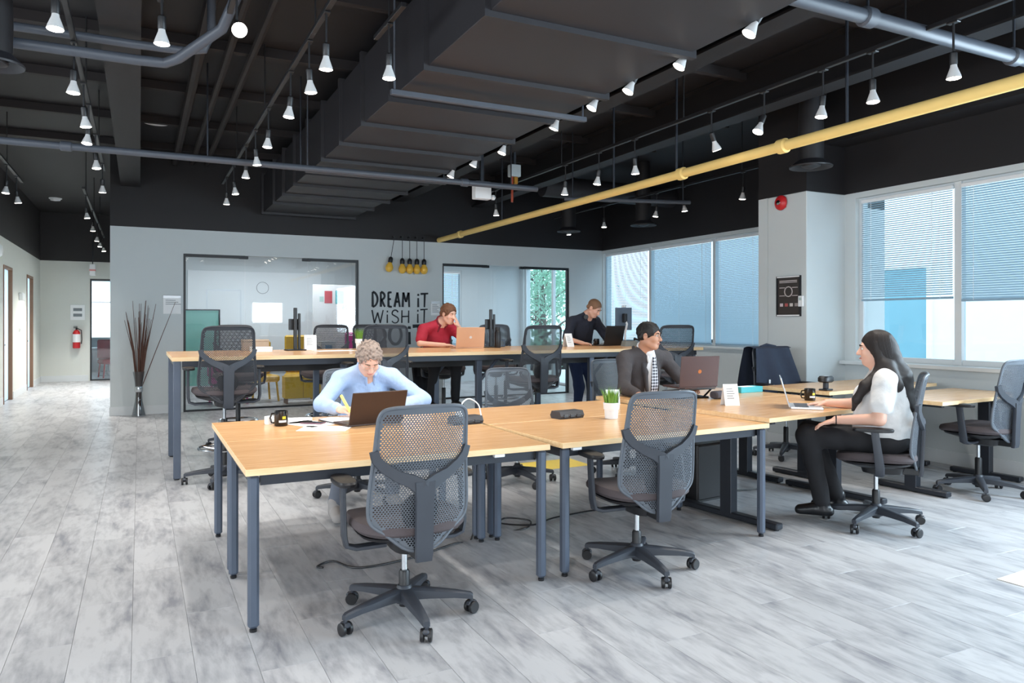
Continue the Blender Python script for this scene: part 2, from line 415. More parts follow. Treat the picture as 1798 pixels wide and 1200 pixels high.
# blinds
def blind(y0, y1, z0, z1, x, tilt, label, pitch=.0225, wid=.025):
    o = thing('window_blind', label, 'blind', (x, (y0 + y1) / 2, z1), 0, 'window blinds')
    hw = (y1 - y0) / 2; h = z1 - z0
    put('headrail', MB().cbox(-.018, .018, -hw, hw, -.035, 0, .003), M_WHITE, o)
    s = MB(); z = -.05; c, sn = math.cos(tilt) * wid / 2, math.sin(tilt) * wid / 2
    while z > -h + .03:
        s.add([(-c, -hw, z - sn), (-c, hw, z - sn), (0, -hw, z + .0022), (0, hw, z + .0022), (c, -hw, z + sn), (c, hw, z + sn)], [(0, 1, 3, 2), (2, 3, 5, 4)]); z -= pitch
    put('slats', s, M_SLAT, o)['kind'] = 'stuff'
    put('bottom_rail', MB().cbox(-.014, .014, -hw, hw, -h, -h + .022, .003), M_SLAT, o)
    n = 3 if hw > .6 else 2
    for k in range(n):
        y = -hw + .12 + (2 * hw - .24) * k / (n - 1)
        put('ladder_cord', MB().tube([(-.0145, y, -.03), (-.0145, y, -h + .01)], .0022, 5), M_WHITE, o)
    put('tilt_wand', MB().tube([(-.022, -hw + .2, -.03), (-.024, -hw + .2, -min(h * .6, .9))], .004, 6), M_WHITE, o)
    return o
blind(4.56, 5.58, 1.62, 2.73, XR + .03, .55, 'half-raised white blind on the window beside the grey column')
blind(3.37, 4.47, 1.59, 2.73, XR + .03, .95, 'half-raised white blind on the window at the right picture edge')
blind(11.05, 12.42, 1.03, 2.73, XF + .03, .78, 'lowered pale blind next to the back wall corner')
blind(9.36, 10.95, 1.03, 2.73, XF + .03, 1.13, 'lowered blue-grey blind between two other full-length blinds')
blind(7.6, 9.26, 1.03, 2.73, XF + .03, 1.10, 'lowered closed blind beside the column with the poster')

# ---- walls out of view, so the room is closed round the camera
struct('wall_rear', MB().box(-5.6, XR + .2, -5.2, -5.06, 0, .85).box(-5.6, XR + .2, -5.2, -5.06, 3.05, ZC).box(-5.6, -4.3, -5.2, -5.06, .85, 3.05).box(1.1, 3.9, -5.2, -5.06, .85, 3.05).box(5.0, XR + .2, -5.2, -5.06, .85, 3.05).box(3.9, 5.0, -5.2, -5.06, .85, 1.38).box(3.9, 5.0, -5.2, -5.06, 2.14, 3.05), M_WALL)
struct('wall_left_near', MB().box(-5.6, -5.46, -5.06, 8.14, 0, .9).box(-5.6, -5.46, -5.06, 8.14, 3.0, ZC).box(-5.6, -5.46, 7.6, 8.14, .9, 3.0).box(-5.6, -5.46, -5.06, -1.6, .9, 3.0), M_WALL)
struct('wall_left_return', MB().box(-5.46, XL - .14, 8.0, 8.14, 0, ZC), M_WALL)

# ---- ceiling deck
struct('ceiling', MB().box(-5.6, 8.5, -5.2, 24.1, ZC, ZC + .12), M_BLACK)
def beam(x, w_, z0, z1, y0, y1, label):
    m = MB().box(x - w_ / 2, x + w_ / 2, y0, y1, z0, z0 + .02).box(x - .012, x + .012, y0, y1, z0 + .02, z1 - .02).box(x - w_ / 2, x + w_ / 2, y0, y1, z1 - .02, z1)
    return tag(struct('ceiling_beam', m, M_BLACK, label=label), kind='structure')
beam(-.12, .26, 3.42, ZC, -5, YB, 'black steel beam over the left track')
beam(4.05, .22, 3.5, ZC, -5, YB, 'black steel beam right of the large duct')
beam(5.55, .22, 3.5, ZC, -5, YB, 'black steel beam beyond the yellow pipe')
struct('ceiling_beam', MB().box(6.76, XR - .002, -5, 6.33, 3.35, ZC), M_BLACK, label='black boxed beam above the near windows')
M_DECK = mat('deck_brown_black', (38, 33, 34), 0.7, var=0.2, scale=2)
for k in range(8):
    y = 1.2 + 1.5 * k
    struct('ceiling_rib', MB().box(-5.4, 6.7, y, y + .07, ZC - .09, ZC - .001), M_DECK, label='thin black rib across the ceiling deck')

# ---- meeting rooms behind the glass
struct('wall_meeting_back', MB().box(-.25, 6.15, 16.1, 16.24, 0, ZC).box(6.15, 6.75, 16.1, 16.24, 0, .6).box(6.15, 6.75, 16.1, 16.24, 2.6, ZC).box(6.75, XF, 16.1, 16.24, 0, ZC), mat('meeting_room_wall', (206, 212, 216), 0.7, var=0.02))
struct('wall_meeting_partition', MB().box(4.15, 4.29, YB + .14, 16.1, 0, ZC), MATS['meeting_room_wall'])
struct('wall_meeting_right', MB().box(XF, XF + .2, YB + .14, 13.5, 0, ZC).box(XF, XF + .2, 15.95, 16.24, 0, ZC).box(XF, XF + .2, 13.5, 15.95, 2.7, ZC), M_WALL)
struct('ceiling_meeting', MB().box(-.25, XF, YB + .141, 16.1, 3.0, 3.04), mat('meeting_ceiling', (120, 124, 130), 0.7))
window_x('window_5', XF + .06, 13.5, 15.95, 0.0, 2.7, (14.6,))
wn = struct('window_6', MB().box(6.15, 6.2, 16.12, 16.18, .6, 2.6).box(6.7, 6.75, 16.12, 16.18, .6, 2.6).box(6.2, 6.7, 16.12, 16.18, .6, .65).box(6.2, 6.7, 16.12, 16.18, 2.55, 2.6), M_TRIM)
put('pane', MB().box(6.2, 6.7, 16.15, 16.156, .65, 2.55), M_WGLASS, wn)
# glazed fronts
def glass_front(name, x0, x1, joints, topbars, label):
    f = MB().box(x0, x0 + .035, YB + .03, YB + .10, 0, GH).box(x1 - .035, x1, YB + .03, YB + .10, 0, GH)
    for a, b_ in topbars: f.box(a, b_, YB + .03, YB + .10, GH - .045, GH)
    f.box(x0 + .035, x1 - .035, YB + .03, YB + .10, 0, .025)
    o = struct(name, f, M_FRAME, label=label)
    xs = [x0 + .035] + joints + [x1 - .035]
    for a, b_ in zip(xs, xs[1:]): put('pane', MB().box(a + .003, b_ - .003, YB + .06, YB + .07, .026, GH - .006), M_GLASS, o)
    for j in joints: put('patch_fitting', MB().cbox(j - .09, j + .05, YB + .04, YB + .09, GH - .05, GH - .004, .004), M_FRAME, o)
    return o
glass_front('window_7', G1[0], G1[1], [1.51, 2.50], [(G1[0] + .035, 1.51), (2.50, G1[1] - .035)], 'frameless glass front of the left meeting room')
glass_front('window_8', G2[0], G2[1], [5.77, 6.55], [(G2[0] + .035, 5.77), (6.55, G2[1] - .035)], 'glass front of the right meeting room')
# ceiling panel lamps added to brighten the meeting rooms
def fill_panel(x, y, label, watts):
    o = thing('fill_panel_lamp', label, 'lamp', (x, y, 3.0), 0, 'added meeting room ceiling lamps')
    put('housing', MB().cbox(-.62, .62, -.16, .16, -.05, -.001, .004), M_WHITE, o)
    put('diffuser', MB().box(-.58, .58, -.13, .13, -.054, -.0505), mat('fill_panel_diffuser', (250, 250, 250), .5, emit=(1, .98, .95), estr=3.0), o)
    l = bpy.data.lights.new('fill_panel_light', 'AREA'); l.shape = 'RECTANGLE'; l.size = 1.15; l.size_y = .25; l.energy = watts
    q = bpy.data.objects.new('fill_panel_light', l); COL.objects.link(q); q.parent = o; q.location = (0, 0, -.06)
fill_panel(1.3, 14.3, 'added flat ceiling lamp in the left meeting room, left one', 30)
fill_panel(2.9, 14.3, 'added flat ceiling lamp in the left meeting room, right one', 30)
fill_panel(6.3, 14.3, 'added flat ceiling lamp in the right meeting room', 45)
bm = blind(-.24, .24, .68, 2.55, 0, .9, 'narrow blind on the back window of the right meeting room'); bm.location = (6.45, 16.06, 2.55); bm.rotation_euler = (0, 0, PI / 2)

# ================================================================== OUTSIDE
struct('ground_outside', MB().box(8.5, 60, -30, 60, -.5, -.4).box(-30, 60, 24.2, 60, -.5, -.4), mat('ground_concrete', (190, 192, 188), .9, var=.08, scale=2))
ob = thing('office_building', 'white building with blue glass outside the near windows', 'building', (15.5, 8.0, -.4))
M_EXT = mat('exterior_white_wall', (232, 236, 238), .8, var=.03, scale=2)
put('wall', MB().box(0, 6, -16, 6.5, 0, 7.5), M_EXT, ob)
M_BG = mat('exterior_blue_glass', (120, 168, 184), .25, var=.10, scale=1.2)
for k, y in enumerate((-13.6, -9.6, -5.6, -1.5, 2.5)):
    wv = put('window', MB().box(-.03, .02, y, y + 1.6, .6, 3.0), M_BG, ob); put('window_frame', MB().box(-.06, .0, y - .12, y, .5, 3.1).box(-.06, .0, y + 1.6, y + 1.72, .5, 3.1).box(-.06, 0, y, y + 1.6, .5, .6).box(-.06, 0, y, y + 1.6, 3.0, 3.1), M_EXT, wv)
M_LEAF = mat('tree_leaf', (168, 212, 186), .6, var=.35, scale=3)
M_BARK = mat('tree_bark', (96, 84, 72), .9, var=.2, scale=12, bump=.5)
def tree(x, y, h, r, n, label, seed):
    rng = np.random.RandomState(seed); o = thing('garden_tree', label, 'tree', (x, y, -.4), 0, 'trees outside the meeting room')
    t = MB().tube([(0, 0, 0), (.05, .02, h * .3), (0, .06, h * .6), (.04, 0, h * .9)], [.14, .11, .07, .03], 8)
    for k in range(7):
        a = k * 2.4; z = h * (.28 + .08 * k); t.tube([(0, 0, z), (math.cos(a) * r * .5, math.sin(a) * r * .5, z + .5), (math.cos(a) * r * .85, math.sin(a) * r * .85, z + .7)], [.05, .03, .012], 6)
    put('trunk', t, M_BARK, o)
    f = MB(); cl = rng.normal(size=(26, 3)); cl /= np.linalg.norm(cl, axis=1)[:, None]; cl *= (rng.rand(26, 1) ** .4) * np.array([r, r, h * .42]); cl[:, 2] += h * .58
    for k in range(n):
        p = cl[k % 26] + rng.normal(size=3) * r * .22; d = Vector(rng.normal(size=3)).normalized(); u = d.orthogonal().normalized(); L_ = .05 + .07 * rng.rand()
        P = Vector(p); e = d.cross(u) * L_ * .28
        f.add([P - d * L_, P + e, P + d * L_, P - e], [(0, 1, 2, 3)])
    put('foliage', f, M_LEAF, o, smooth=0)['kind'] = 'stuff'
tree(10.7, 19.3, 4.6, 1.4, 2600, 'leafy green tree outside the right meeting room window', 3)
tree(12.4, 22.8, 5.6, 1.9, 2600, 'taller leafy tree farther off outside the right meeting room', 4)
# ================================================================== CEILING SERVICES
du = thing('air_duct', 'large black rectangular air duct running to the back wall', 'duct', (0, 0, 3.14))
DX0, DX1, DZ = 1.76, 3.20, .58
flg = [1.2, 2.6, 3.8, 4.8, 5.6, 6.4, 7.2, 8.0, 8.8, 9.6, 10.4, 11.2, 12.3]
for a, b_ in zip(flg, flg[1:]):
    put('duct_section', MB().cbox(DX0, DX1, a + .012, b_ - .012, 0, DZ, .004), M_DUCT, du)
fl = MB(); t_ = .035
fl.box(DX0 - t_, DX1 + t_, -.024, .024, -t_, 0).box(DX0 - t_, DX1 + t_, -.024, .024, DZ, DZ + t_).box(DX0 - t_, DX0, -.024, .024, 0, DZ).box(DX1, DX1 + t_, -.024, .024, 0, DZ)
fm = fl.mesh('flange', M_PIPE if False else M_DUCT)
for y in flg: put('flange', fm, None, du, (0, y, 0))
for y in (5.25, 8.4):
    put('hanger_bar', MB().cbox(DX0 - .12, DX1 + .12, y - .02, y + .02, -.085, -.045, .004), M_PIPE, du)
    for x in (DX0 - .09, DX1 + .09): put('hanger_rod', MB().cyl(.008, -.085, .80, 8, tr(x, y)), M_PIPE, du)
d2 = thing('air_duct', 'grey-black side duct above the corridor at the far left', 'duct', (-2.5, 0, 3.44))
for a, b_ in ((3, 5.9), (5.92, 8.8), (8.82, 11.6)): put('duct_section', MB().cbox(-.5, .5, a, b_, 0, .5, .004), M_DUCT, d2)
put('hanger_strap', MB().box(-.53, -.5, 5.85, 5.95, -.01, .505).box(.5, .53, 5.85, 5.95, -.01, .505).box(-.53, .53, 5.85, 5.95, -.02, -.01), M_PIPE, d2)
def pipe(name, pts, r, m, label, cat='pipe', coup=(), n=12, parts=()):
    o = put(name, MB().tube(pts, r, n), m); tag(o, label, cat)
    for (c, ax) in coup:
        M = align(Vector(c) - Vector(ax) * .05, Vector(c) + Vector(ax) * .05)
        put('coupling', MB().lathe([(r * 1.02, 0), (r * 1.35, .012), (r * 1.35, .088), (r * 1.02, .1)], 14, M), m, o)
    return o
yp = pipe('gas_pipe', [(4.80, -2, 2.86), (4.80, 5, 2.86), (4.80, YB - .01, 2.86)], .045, M_YELLOW, 'long yellow pipe running under the ceiling to the back wall', coup=[((4.8, 4.53, 2.86), (0, 1, 0)), ((4.8, 5.82, 2.86), (0, 1, 0)), ((4.8, 11.5, 2.86), (0, 1, 0))])
for y in (3.9, 5.9, 7.0, 9.9): put('hanger_rod', MB().cyl(.012, 2.9, ZC - .001, 8, tr(4.8, y)), M_DARKM, yp)
sp = pipe('sprinkler_pipe', [(-5.4, 7.9, 3.0), (0, 7.9, 3.0), (4.3, 7.9, 3.0)], .034, M_PIPE, 'grey sprinkler pipe crossing the ceiling under the duct', coup=[((3.35, 7.9, 3.0), (1, 0, 0)), ((-.6, 7.9, 3.0), (1, 0, 0))])
for x in (-1.7, .6, 1.5, 3.95): put('hanger_rod', MB().cyl(.008, 3.03, ZC - .001, 8, tr(x, 7.9)), M_DARKM, sp)
p2 = pipe('sprinkler_pipe', [(3.3, 3.06, 3.24), (5, 3.06, 3.24), (6.75, 3.06, 3.24)], .045, M_PIPE, 'thick grey pipe at the upper right of the picture', coup=[((3.95, 3.06, 3.24), (1, 0, 0)), ((5.45, 3.06, 3.24), (1, 0, 0))])
for x in (3.95, 5.45): put('hanger_rod', MB().cyl(.009, 3.28, ZC - .001, 8, tr(x, 3.06)), M_DARKM, p2)
c1 = pipe('conduit', [(-5.4, 5.74, 3.2), (-1, 5.74, 3.2), (0, 5.74, 3.2), (.16, 5.72, 3.2), (.24, 5.64, 3.22), (.5, 5.38, 3.38), (.6, 5.1, 3.6), (.62, 5.0, ZC)], .036, M_PIPE, 'lower grey conduit with a bent end at the upper left')
c2 = pipe('conduit', [(-5.4, 5.9, 3.36), (.0, 5.9, 3.36), (.3, 5.88, 3.36), (.42, 5.86, 3.38), (.47, 5.85, 3.5), (.47, 5.85, ZC)], .030, M_PIPE, 'upper grey conduit turning up at the upper left')
pipe('round_duct', [(3.62, 1.0, 3.56), (3.62, 6, 3.56), (3.62, 11.8, 3.56)], .17, M_BLACK, 'black round duct beside the large duct', 'duct', n=20)
pipe('conduit', [(.48, 4.4, 3.8), (.48, 8, 3.8), (.48, 12.3, 3.8)], .05, M_DECK, 'left of three dark conduits along the deck', n=8)
pipe('conduit', [(.72, 4.4, 3.82), (.72, 8, 3.82), (.72, 12.3, 3.82)], .035, M_DECK, 'middle of three dark conduits along the deck', n=8)
pipe('conduit', [(.92, 4.4, 3.82), (.92, 8, 3.82), (.92, 12.3, 3.82)], .035, M_DECK, 'right of three dark conduits along the deck', n=8)
tp = pipe('conduit', [(5.1, 8.6, 3.05), (6.2, 8.1, 3.02), (6.7, 7.95, 3.02)], .026, M_PIPE, 'thin grey pipe beyond the yellow pipe', n=8)
for x_, y_ in ((5.2, 8.55), (6.6, 7.98)): put('hanger_rod', MB().cyl(.008, 3.04, ZC - .001, 8, tr(x_, y_)), M_DARKM, tp)
pipe('cross_duct', [(5.7, 10.3, 3.55), (7, 10.3, 3.55), (8.28, 10.3, 3.55)], .17, M_DUCT, 'black round duct crossing toward the far windows', 'duct', n=20)
def diffuser(x, y, z, r, label):
    o = thing('air_diffuser', label, 'vent', (x, y, z), 0, 'round air diffusers')
    put('rim', MB().lathe([(r * .55, .05), (r * .98, .0), (r, .012), (r * .6, .075)], 28, cap=False), M_DUCT, o)
    put('cone', MB().lathe([(r * .10, -.012), (r * .42, .01), (r * .45, .022), (r * .1, .02)], 24), M_DUCT, o)
    put('neck', MB().lathe([(r * .58, .06), (r * .6, .30), (r * .56, .52), (r * .5, ZC - z - .002)], 20), M_BLACK, o)
diffuser(6.06, 5.35, 2.95, .21, 'round black air diffuser above the poster column')
diffuser(7.2, 9.67, 2.93, .21, 'round black air diffuser near the middle far blind')
diffuser(6.55, 10.9, 2.93, .20, 'round black air diffuser near the back wall corner')
diffuser(-.80, 5.55, 2.98, .16, 'round black air diffuser at the left picture edge')
o = thing('ceiling_speaker', 'white round speaker on the black ceiling at left', 'speaker', (.19, 10.5, ZC))
put('rim', MB().lathe([(.165, -.001), (.165, -.012), (.15, -.02)], 28), M_WHITE, o); put('grille', MB().lathe([(.148, -.0205), (.10, -.026), (.01, -.028)], 28), M_PAPER, o)
o = thing('smoke_detector', 'small white smoke detector on the ceiling toward the corridor', 'detector', (-1.55, 17.9, ZC))
put('base', MB().lathe([(.12, -.001), (.12, -.02)], 20), M_WHITE, o); put('cap', MB().lathe([(.10, -.021), (.09, -.05), (.03, -.06)], 20), M_WHITE, o)
o = thing('emergency_light', 'white emergency light box hanging at the sprinkler pipe', 'lamp', (3.86, 8.55, 2.96))
put('housing', MB().cbox(-.11, .11, -.06, .06, -.02, .20, .008), M_WHITE, o)
put('bracket', MB().box(-.02, .02, -.02, .02, .20, ZC - 2.962), M_DARKM, o)
put('lamp_head', MB().lathe([(.02, -.0), (.035, .03), (.02, .06)], 12, tr(.15, -.02, -.02)), M_WHITE, o); put('arm', MB().tube([(.1, 0, .0), (.15, -.02, -.01)], .008, 6), M_DARKM, o)
o = thing('control_box', 'pale grey control box on a red pipe under the ceiling', 'box', (4.22, 8.35, 3.2))
put('box', MB().cbox(-.07, .07, -.05, .05, .02, .17, .006), mat('pale_grey_box', (176, 190, 196), .5), o)
put('bracket', MB().box(-.015, .015, -.02, .02, .17, ZC - 3.202), M_DARKM, o)
put('pipe', MB().tube([(-.03, 0, .02), (-.03, 0, -.20), (-.03, 0, -.30)], .016, 8), mat('copper_red_pipe', (150, 66, 44), .4, .3), o)
put('valve', MB().cbox(-.01, .04, -.03, .03, -.07, .02, .006), mat('brass_valve', (178, 128, 48), .35, .6), o)
# ---- lighting tracks and their spotlights
M_LENS = mat('lamp_lens', (255, 250, 240), .4, emit=(1.0, .93, .82), estr=16.0)
M_BULB = mat('lamp_bulb_body', (206, 206, 206), .4, var=.02)
lamp_stem = MB().cyl(.007, .11, .302, 8).cbox(-.02, .02, -.035, .035, .288, .2995, .003).mesh('stem', M_BLKP)
lamp_sock = MB().lathe([(.016, -.08), (.022, -.07), (.022, -.005), (.010, .005)], 12).mesh('socket', M_BLKP)
lamp_bulb = MB().lathe([(.014, -.06), (.018, -.075), (.020, -.09), (.040, -.145), (.042, -.158)], 18, cap=False).mesh('bulb', M_BULB)
lamp_lens = MB().lathe([(.0405, -.156), (.034, -.161), (.002, -.163)], 18).mesh('lens', M_LENS)
def spotlight(x, y, z, label, tilt=(0, 0), watts=None):
    o = thing('track_spotlight', label, 'spotlight', (x, y, z), 0, 'track spotlights')
    put('stem', lamp_stem, None, o)
    h = put('socket', lamp_sock, None, o, (0, 0, .11), (tilt[0], tilt[1], 0)); put('bulb', lamp_bulb, None, h); put('lens', lamp_lens, None, h)
    l = bpy.data.lights.new('spot', 'SPOT'); l.energy = watts or SPOT_W; l.spot_size = math.radians(105); l.spot_blend = .7; l.shadow_soft_size = .04; l.color = (1.0, .95, .88)
    q = bpy.data.objects.new('spot', l); COL.objects.link(q); q.parent = h; q.location = (0, 0, -.168)
    return o
def track(x, z, y0, y1, label):
    o = thing('lighting_track', label, 'track', (x, 0, z), 0, 'lighting tracks')
    put('rail', MB().cbox(-.017, .017, y0, y1, 0, .03, .003), M_BLKP, o)
    y = y0 + min(.62, (y1 - y0) / 2)
    while y < y1:
        put('hanger_rod', MB().cyl(.006, .03, ZC - z - .001, 6, tr(0, y)), M_BLKP, o); y += 2.2
ROWS = [
 (-.40, 3.0, [4.64, 5.87, 6.84, 7.50, 8.65, 10.2], 'track at the far left of the ceiling', (0, 0)),
 (1.03, 3.0, [4.61, 5.13, 5.82, 6.91, 7.74, 8.47, 9.63, 10.49], 'track left of the large duct', (0, 0)),
 (3.26, 3.10, [3.23, 3.86, 4.45, 4.93, 5.56, 6.61, 7.28, 7.94], 'track along the right edge of the large duct', (.15, .42)),
 (4.45, 2.93, [2.85, 3.41, 3.82, 4.39, 5.0, 6.12, 6.77, 7.48, 9.38], 'track beside the yellow pipe', (0, 0)),
 (6.85, 3.0, [7.11, 8.27, 8.87, 10.27, 11.42], 'track in front of the far windows', (0, 0)),
 (-1.44, 3.0, [10.8, 11.6], 'short track over the corridor at the left edge', (0, 0)),
 (-.72, 3.0, [12.85, 14.6, 16.4, 17.6, 18.7], 'track along the corridor', (0, 0)),
]
rt = random.Random(3)
for x, z, ys, desc, tl in ROWS:
    track(x, z + .30, ys[0] - (2.5 if ys[0] < 5 else .6), ys[-1] + .5, 'black ' + desc)
    for k, y in enumerate(ys):
        t_ = (tl[0] + rt.uniform(-.12, .12), tl[1] + rt.uniform(-.12, .12))
        if x == 4.45 and k in (3, 4): t_ = (0, .45 if k == 3 else -.4)
        spotlight(x, y, z, '%s spotlight from the camera on the %s' % (ORD[k], desc), t_, 300 if y > 12 else None)
# bare spots added out of view over the camera to light the front floor
for x in (-2.6, -.4, 1.03, 3.32, 4.65, 6.2):
    for y in (2.2, .6, -1.2, -3.0):
        if x in (3.32, 4.65) and y > 2: continue
        l = bpy.data.lights.new('fill_spot', 'SPOT'); l.energy = SPOT_W * 1.1; l.spot_size = math.radians(105); l.spot_blend = .7; l.shadow_soft_size = .04; l.color = (1.0, .96, .92)
        q = bpy.data.objects.new('fill_spot', l); COL.objects.link(q); q.location = (x, y, 2.95)
for x, y, lab in ((.112, 4.61, 'spotlight between the two left tracks, left of the starry one'), (1.43, 4.61, 'single spotlight at the left side of the large duct')):
    spotlight(x, y, 3.0, lab); put_track = track(x, 3.30, y - .3, y + .3, 'short black rail holding the ' + lab.split(',')[0])
spotlight(.50, 4.53, 3.0, 'brightest spotlight, tilted straight toward the camera', (-1.0, 0.0)); track(.50, 3.30, 4.5, 4.9, 'short black rail holding the brightest tilted spotlight')

# ================================================================== WALL-MOUNTED THINGS
# pendant bulbs against the back wall
M_AMBER = mat('amber_bulb_glass', (240, 188, 74), .25, var=.08, scale=10)
for k, (xt, xb, zb) in enumerate(((3.95, 3.86, 2.36), (4.09, 4.09, 2.34), (4.225, 4.225, 2.34), (4.357, 4.357, 2.34), (4.49, 4.49, 2.34))):
    lab = 'yellow pendant bulb swung out to the left of its row' if k == 0 else '%s yellow bulb from the right in the pendant row on the back wall' % ('first', 'second', 'third', 'fourth')[4 - k]
    o = thing('pendant_bulb', lab, 'bulb', (xb, YB - .085, zb), 0, 'pendant bulbs on the back wall')
    if k == 0: o.rotation_euler = (0, .17, 0)
    put('glass', MB().lathe([(.004, -.105), (.03, -.10), (.052, -.08), (.066, -.045), (.066, -.015), (.052, .02), (.036, .05), (.030, .065)], 20), M_AMBER, o)
    put('cap', MB().lathe([(.036, .062), (.040, .075), (.040, .13), (.028, .155), (.012, .165)], 16), M_BLKP, o)
    put('cord', MB().cyl(.0055, .164, (ZT + .05 - zb) / math.cos(.17 if k == 0 else 0), 6), M_BLKP, o)
    put('wall_hook', MB().box(-.012, .012, 0, .083, (ZT + .05 - zb) - .004, (ZT + .05 - zb) + .02), M_BLKP, o)
# hand-drawn lettering
def ribbon(mb, pts, w0, w1, y0, y1):
    P = [Vector((p[0], p[1])) for p in pts]; n = len(P); L_ = []; R_ = []
    for i in range(n):
        t = (P[min(i + 1, n - 1)] - P[max(i - 1, 0)]).normalized(); nn = Vector((-t.y, t.x)); w_ = (w0 + (w1 - w0) * i / (n - 1)) / 2
        L_.append(P[i] + nn * w_); R_.append(P[i] - nn * w_)
    ring = lambda y: [(p.x, y, p.y) for p in L_] + [(p.x, y, p.y) for p in R_[::-1]]
    a = ring(y0); m = len(a); vs = a + ring(y1); fs = []
    for i in range(n - 1): fs.append((i, i + 1, m - 2 - i, m - 1 - i)); fs.append((m + i, 2 * m - 1 - i, 2 * m - 2 - i, m + i + 1))
    for i in range(m): k = (i + 1) % m; fs.append((i, m + i, m + k, k))
    mb.add(vs, fs)
def arc(cx, cy, rx, ry, a0, a1, n=12): return [(cx + rx * math.cos(math.radians(a0 + (a1 - a0) * i / n)), cy + ry * math.sin(math.radians(a0 + (a1 - a0) * i / n))) for i in range(n + 1)]
GL = {  # strokes in a 0..1 x 0..1 box
 'D': [[(.15, 0), (.12, 1)], arc(.1, .5, .8, .5, 88, -88)],
 'R': [[(.15, 0), (.12, 1)], arc(.12, .74, .68, .26, 88, -88), [(.25, .48), (.85, 0)]],
 'E': [[(.2, 0), (.15, 1)], [(.15, .97), (.85, 1)], [(.18, .52), (.7, .54)], [(.2, .03), (.9, .0)]],
 'A': [[(.05, 0), (.5, 1)], [(.5, 1), (.92, 0)], [(.22, .36), (.76, .36)]],
 'M': [[(.05, 0), (.14, 1)], [(.14, 1), (.5, .35)], [(.5, .35), (.86, 1)], [(.86, 1), (.95, 0)]],
 'W': [[(.02, 1), (.22, 0)], [(.22, 0), (.5, .8)], [(.5, .8), (.72, 0)], [(.72, 0), (.98, 1)]],
 'S': [arc(.5, .75, .38, .25, 20, 200) + arc(.5, .25, .42, .25, 90, -160)[1:]],
 'H': [[(.1, 0), (.12, 1)], [(.88, 0), (.9, .98)], [(.1, .5), (.9, .52)]],
 'O': [arc(.5, .5, .42, .48, 90, 450, 20)],
 'T': [[(.02, .96), (.98, 1)], [(.55, .98), (.5, 0)]],
 'i': [[(.5, 0), (.5, .66)], [(.5, .82), (.54, .96)]],
}
wl = thing('wall_lettering', 'dark hand-drawn slogan lettering on the grey back wall', 'lettering', (0, YB, 0))
def word(txt, x0, x1, z0, z1, sw, widths):
    tot = sum(widths); gap = (x1 - x0) * .05; sc_ = ((x1 - x0) - gap * (len(txt) - 1)) / tot; x = x0
    for ch, wd in zip(txt, widths):
        m = MB()
        for s_ in GL[ch]: ribbon(m, [(x + p[0] * wd * sc_, z0 + p[1] * (z1 - z0)) for p in s_], sw, sw * .75, -.006, -.0008)
        put('letter_' + ch.lower(), m, M_INK, wl, smooth=0); x += wd * sc_ + gap
word('DREAM', 3.57, 4.25, 1.655, 1.91, .042, [1, .9, .75, 1, 1.2])
word('iT', 4.38, 4.60, 1.655, 1.90, .038, [.4, 1])
word('WiSH', 3.57, 4.25, 1.375, 1.60, .026, [1.3, .45, .9, 1])
word('iT', 4.37, 4.59, 1.375, 1.62, .028, [.45, 1])
word('DO', 3.60, 4.12, 1.0, 1.33, .062, [1, 1.1])
word('iT', 4.20, 4.52, 1.0, 1.33, .062, [.4, 1])
def sign_holder(x, z, w_, h, label, lines=6):
    o = thing('sign_holder', label, 'sign', (x, YB, z))
    put('plate', MB().cbox(-w_ / 2, w_ / 2, -.014, -.001, -h / 2, h / 2, .003), M_CHROME if lines == 0 else M_WHITE, o)
    put('header', MB().cbox(-w_ / 2, w_ / 2, -.02, -.0145, h / 2 - .05, h / 2 - .01, .002), mat('sign_silver', (206, 210, 214), .35, .5), o)
    if lines:
        t = MB()
        for k in range(lines): t.box(-w_ * .36, w_ * (.2 + .15 * (k % 3)), -.0155, -.0145, h * .22 - k * h * .1 - .004, h * .22 - k * h * .1 + .004)
        put('print', t, mat('print_grey', (120, 126, 132), .7), o)['kind'] = 'stuff'
    return o
sign_holder(.445, 1.66, .25, .29, 'white curved sign plate beside the left meeting room', 3)
sign_holder(4.73, 1.64, .17, .26, 'white notice plate between the slogan and the right meeting room')
# column: poster, thermostat, alarm bell
o = thing('framed_poster', 'black framed poster on the grey column', 'poster', (6.48, 6.02, 1.68))
put('frame', MB().box(-.02, -.001, -.172, .172, .205, .225).box(-.02, -.001, -.172, .172, -.225, -.205).box(-.02, -.001, -.172, -.152, -.205, .205).box(-.02, -.001, .152, .172, -.205, .205), M_FRAME, o)
put('print', MB().box(-.012, -.002, -.152, .152, -.205, .205), mat('poster_dark_print', (58, 52, 50), .35, var=.15, scale=4), o)
M_PL = mat('poster_light_print', (196, 186, 186), .5)
put('rail_strip', MB().box(-.0225, -.0205, -.160, .160, .208, .222), M_WHITE, o); put('rail_strip', MB().box(-.0225, -.0205, -.160, .160, -.222, -.208), M_WHITE, o)
put('ring_emblem', MB().tube([(-.0135, .055 * math.cos(a * PI / 6), .05 + .055 * math.sin(a * PI / 6)) for a in range(12)], .006, 6, True), M_PL, o)
hx = MB()
for sy in (-1, 1):
    for sz in (-1, 1): hx.box(-.0132, -.0122, min(sy * .05, sy * .13), max(sy * .05, sy * .13), .05 + sz * .045 - .004, .05 + sz * .045 + .004)
hx.box(-.0132, -.0122, -.12, .13, .15, .158).box(-.0132, -.0122, -.12, .13, .166, .176)
put('text_lines', hx, M_PL, o)
for k, c in enumerate(((206, 190, 196), (176, 84, 84), (206, 200, 196), (150, 140, 138))):
    put('icon', MB().box(-.0134, -.0122, .10 - k * .07 - .022, .10 - k * .07 + .022, -.115, -.08), mat('poster_icon_%d' % k, c, .5), o)
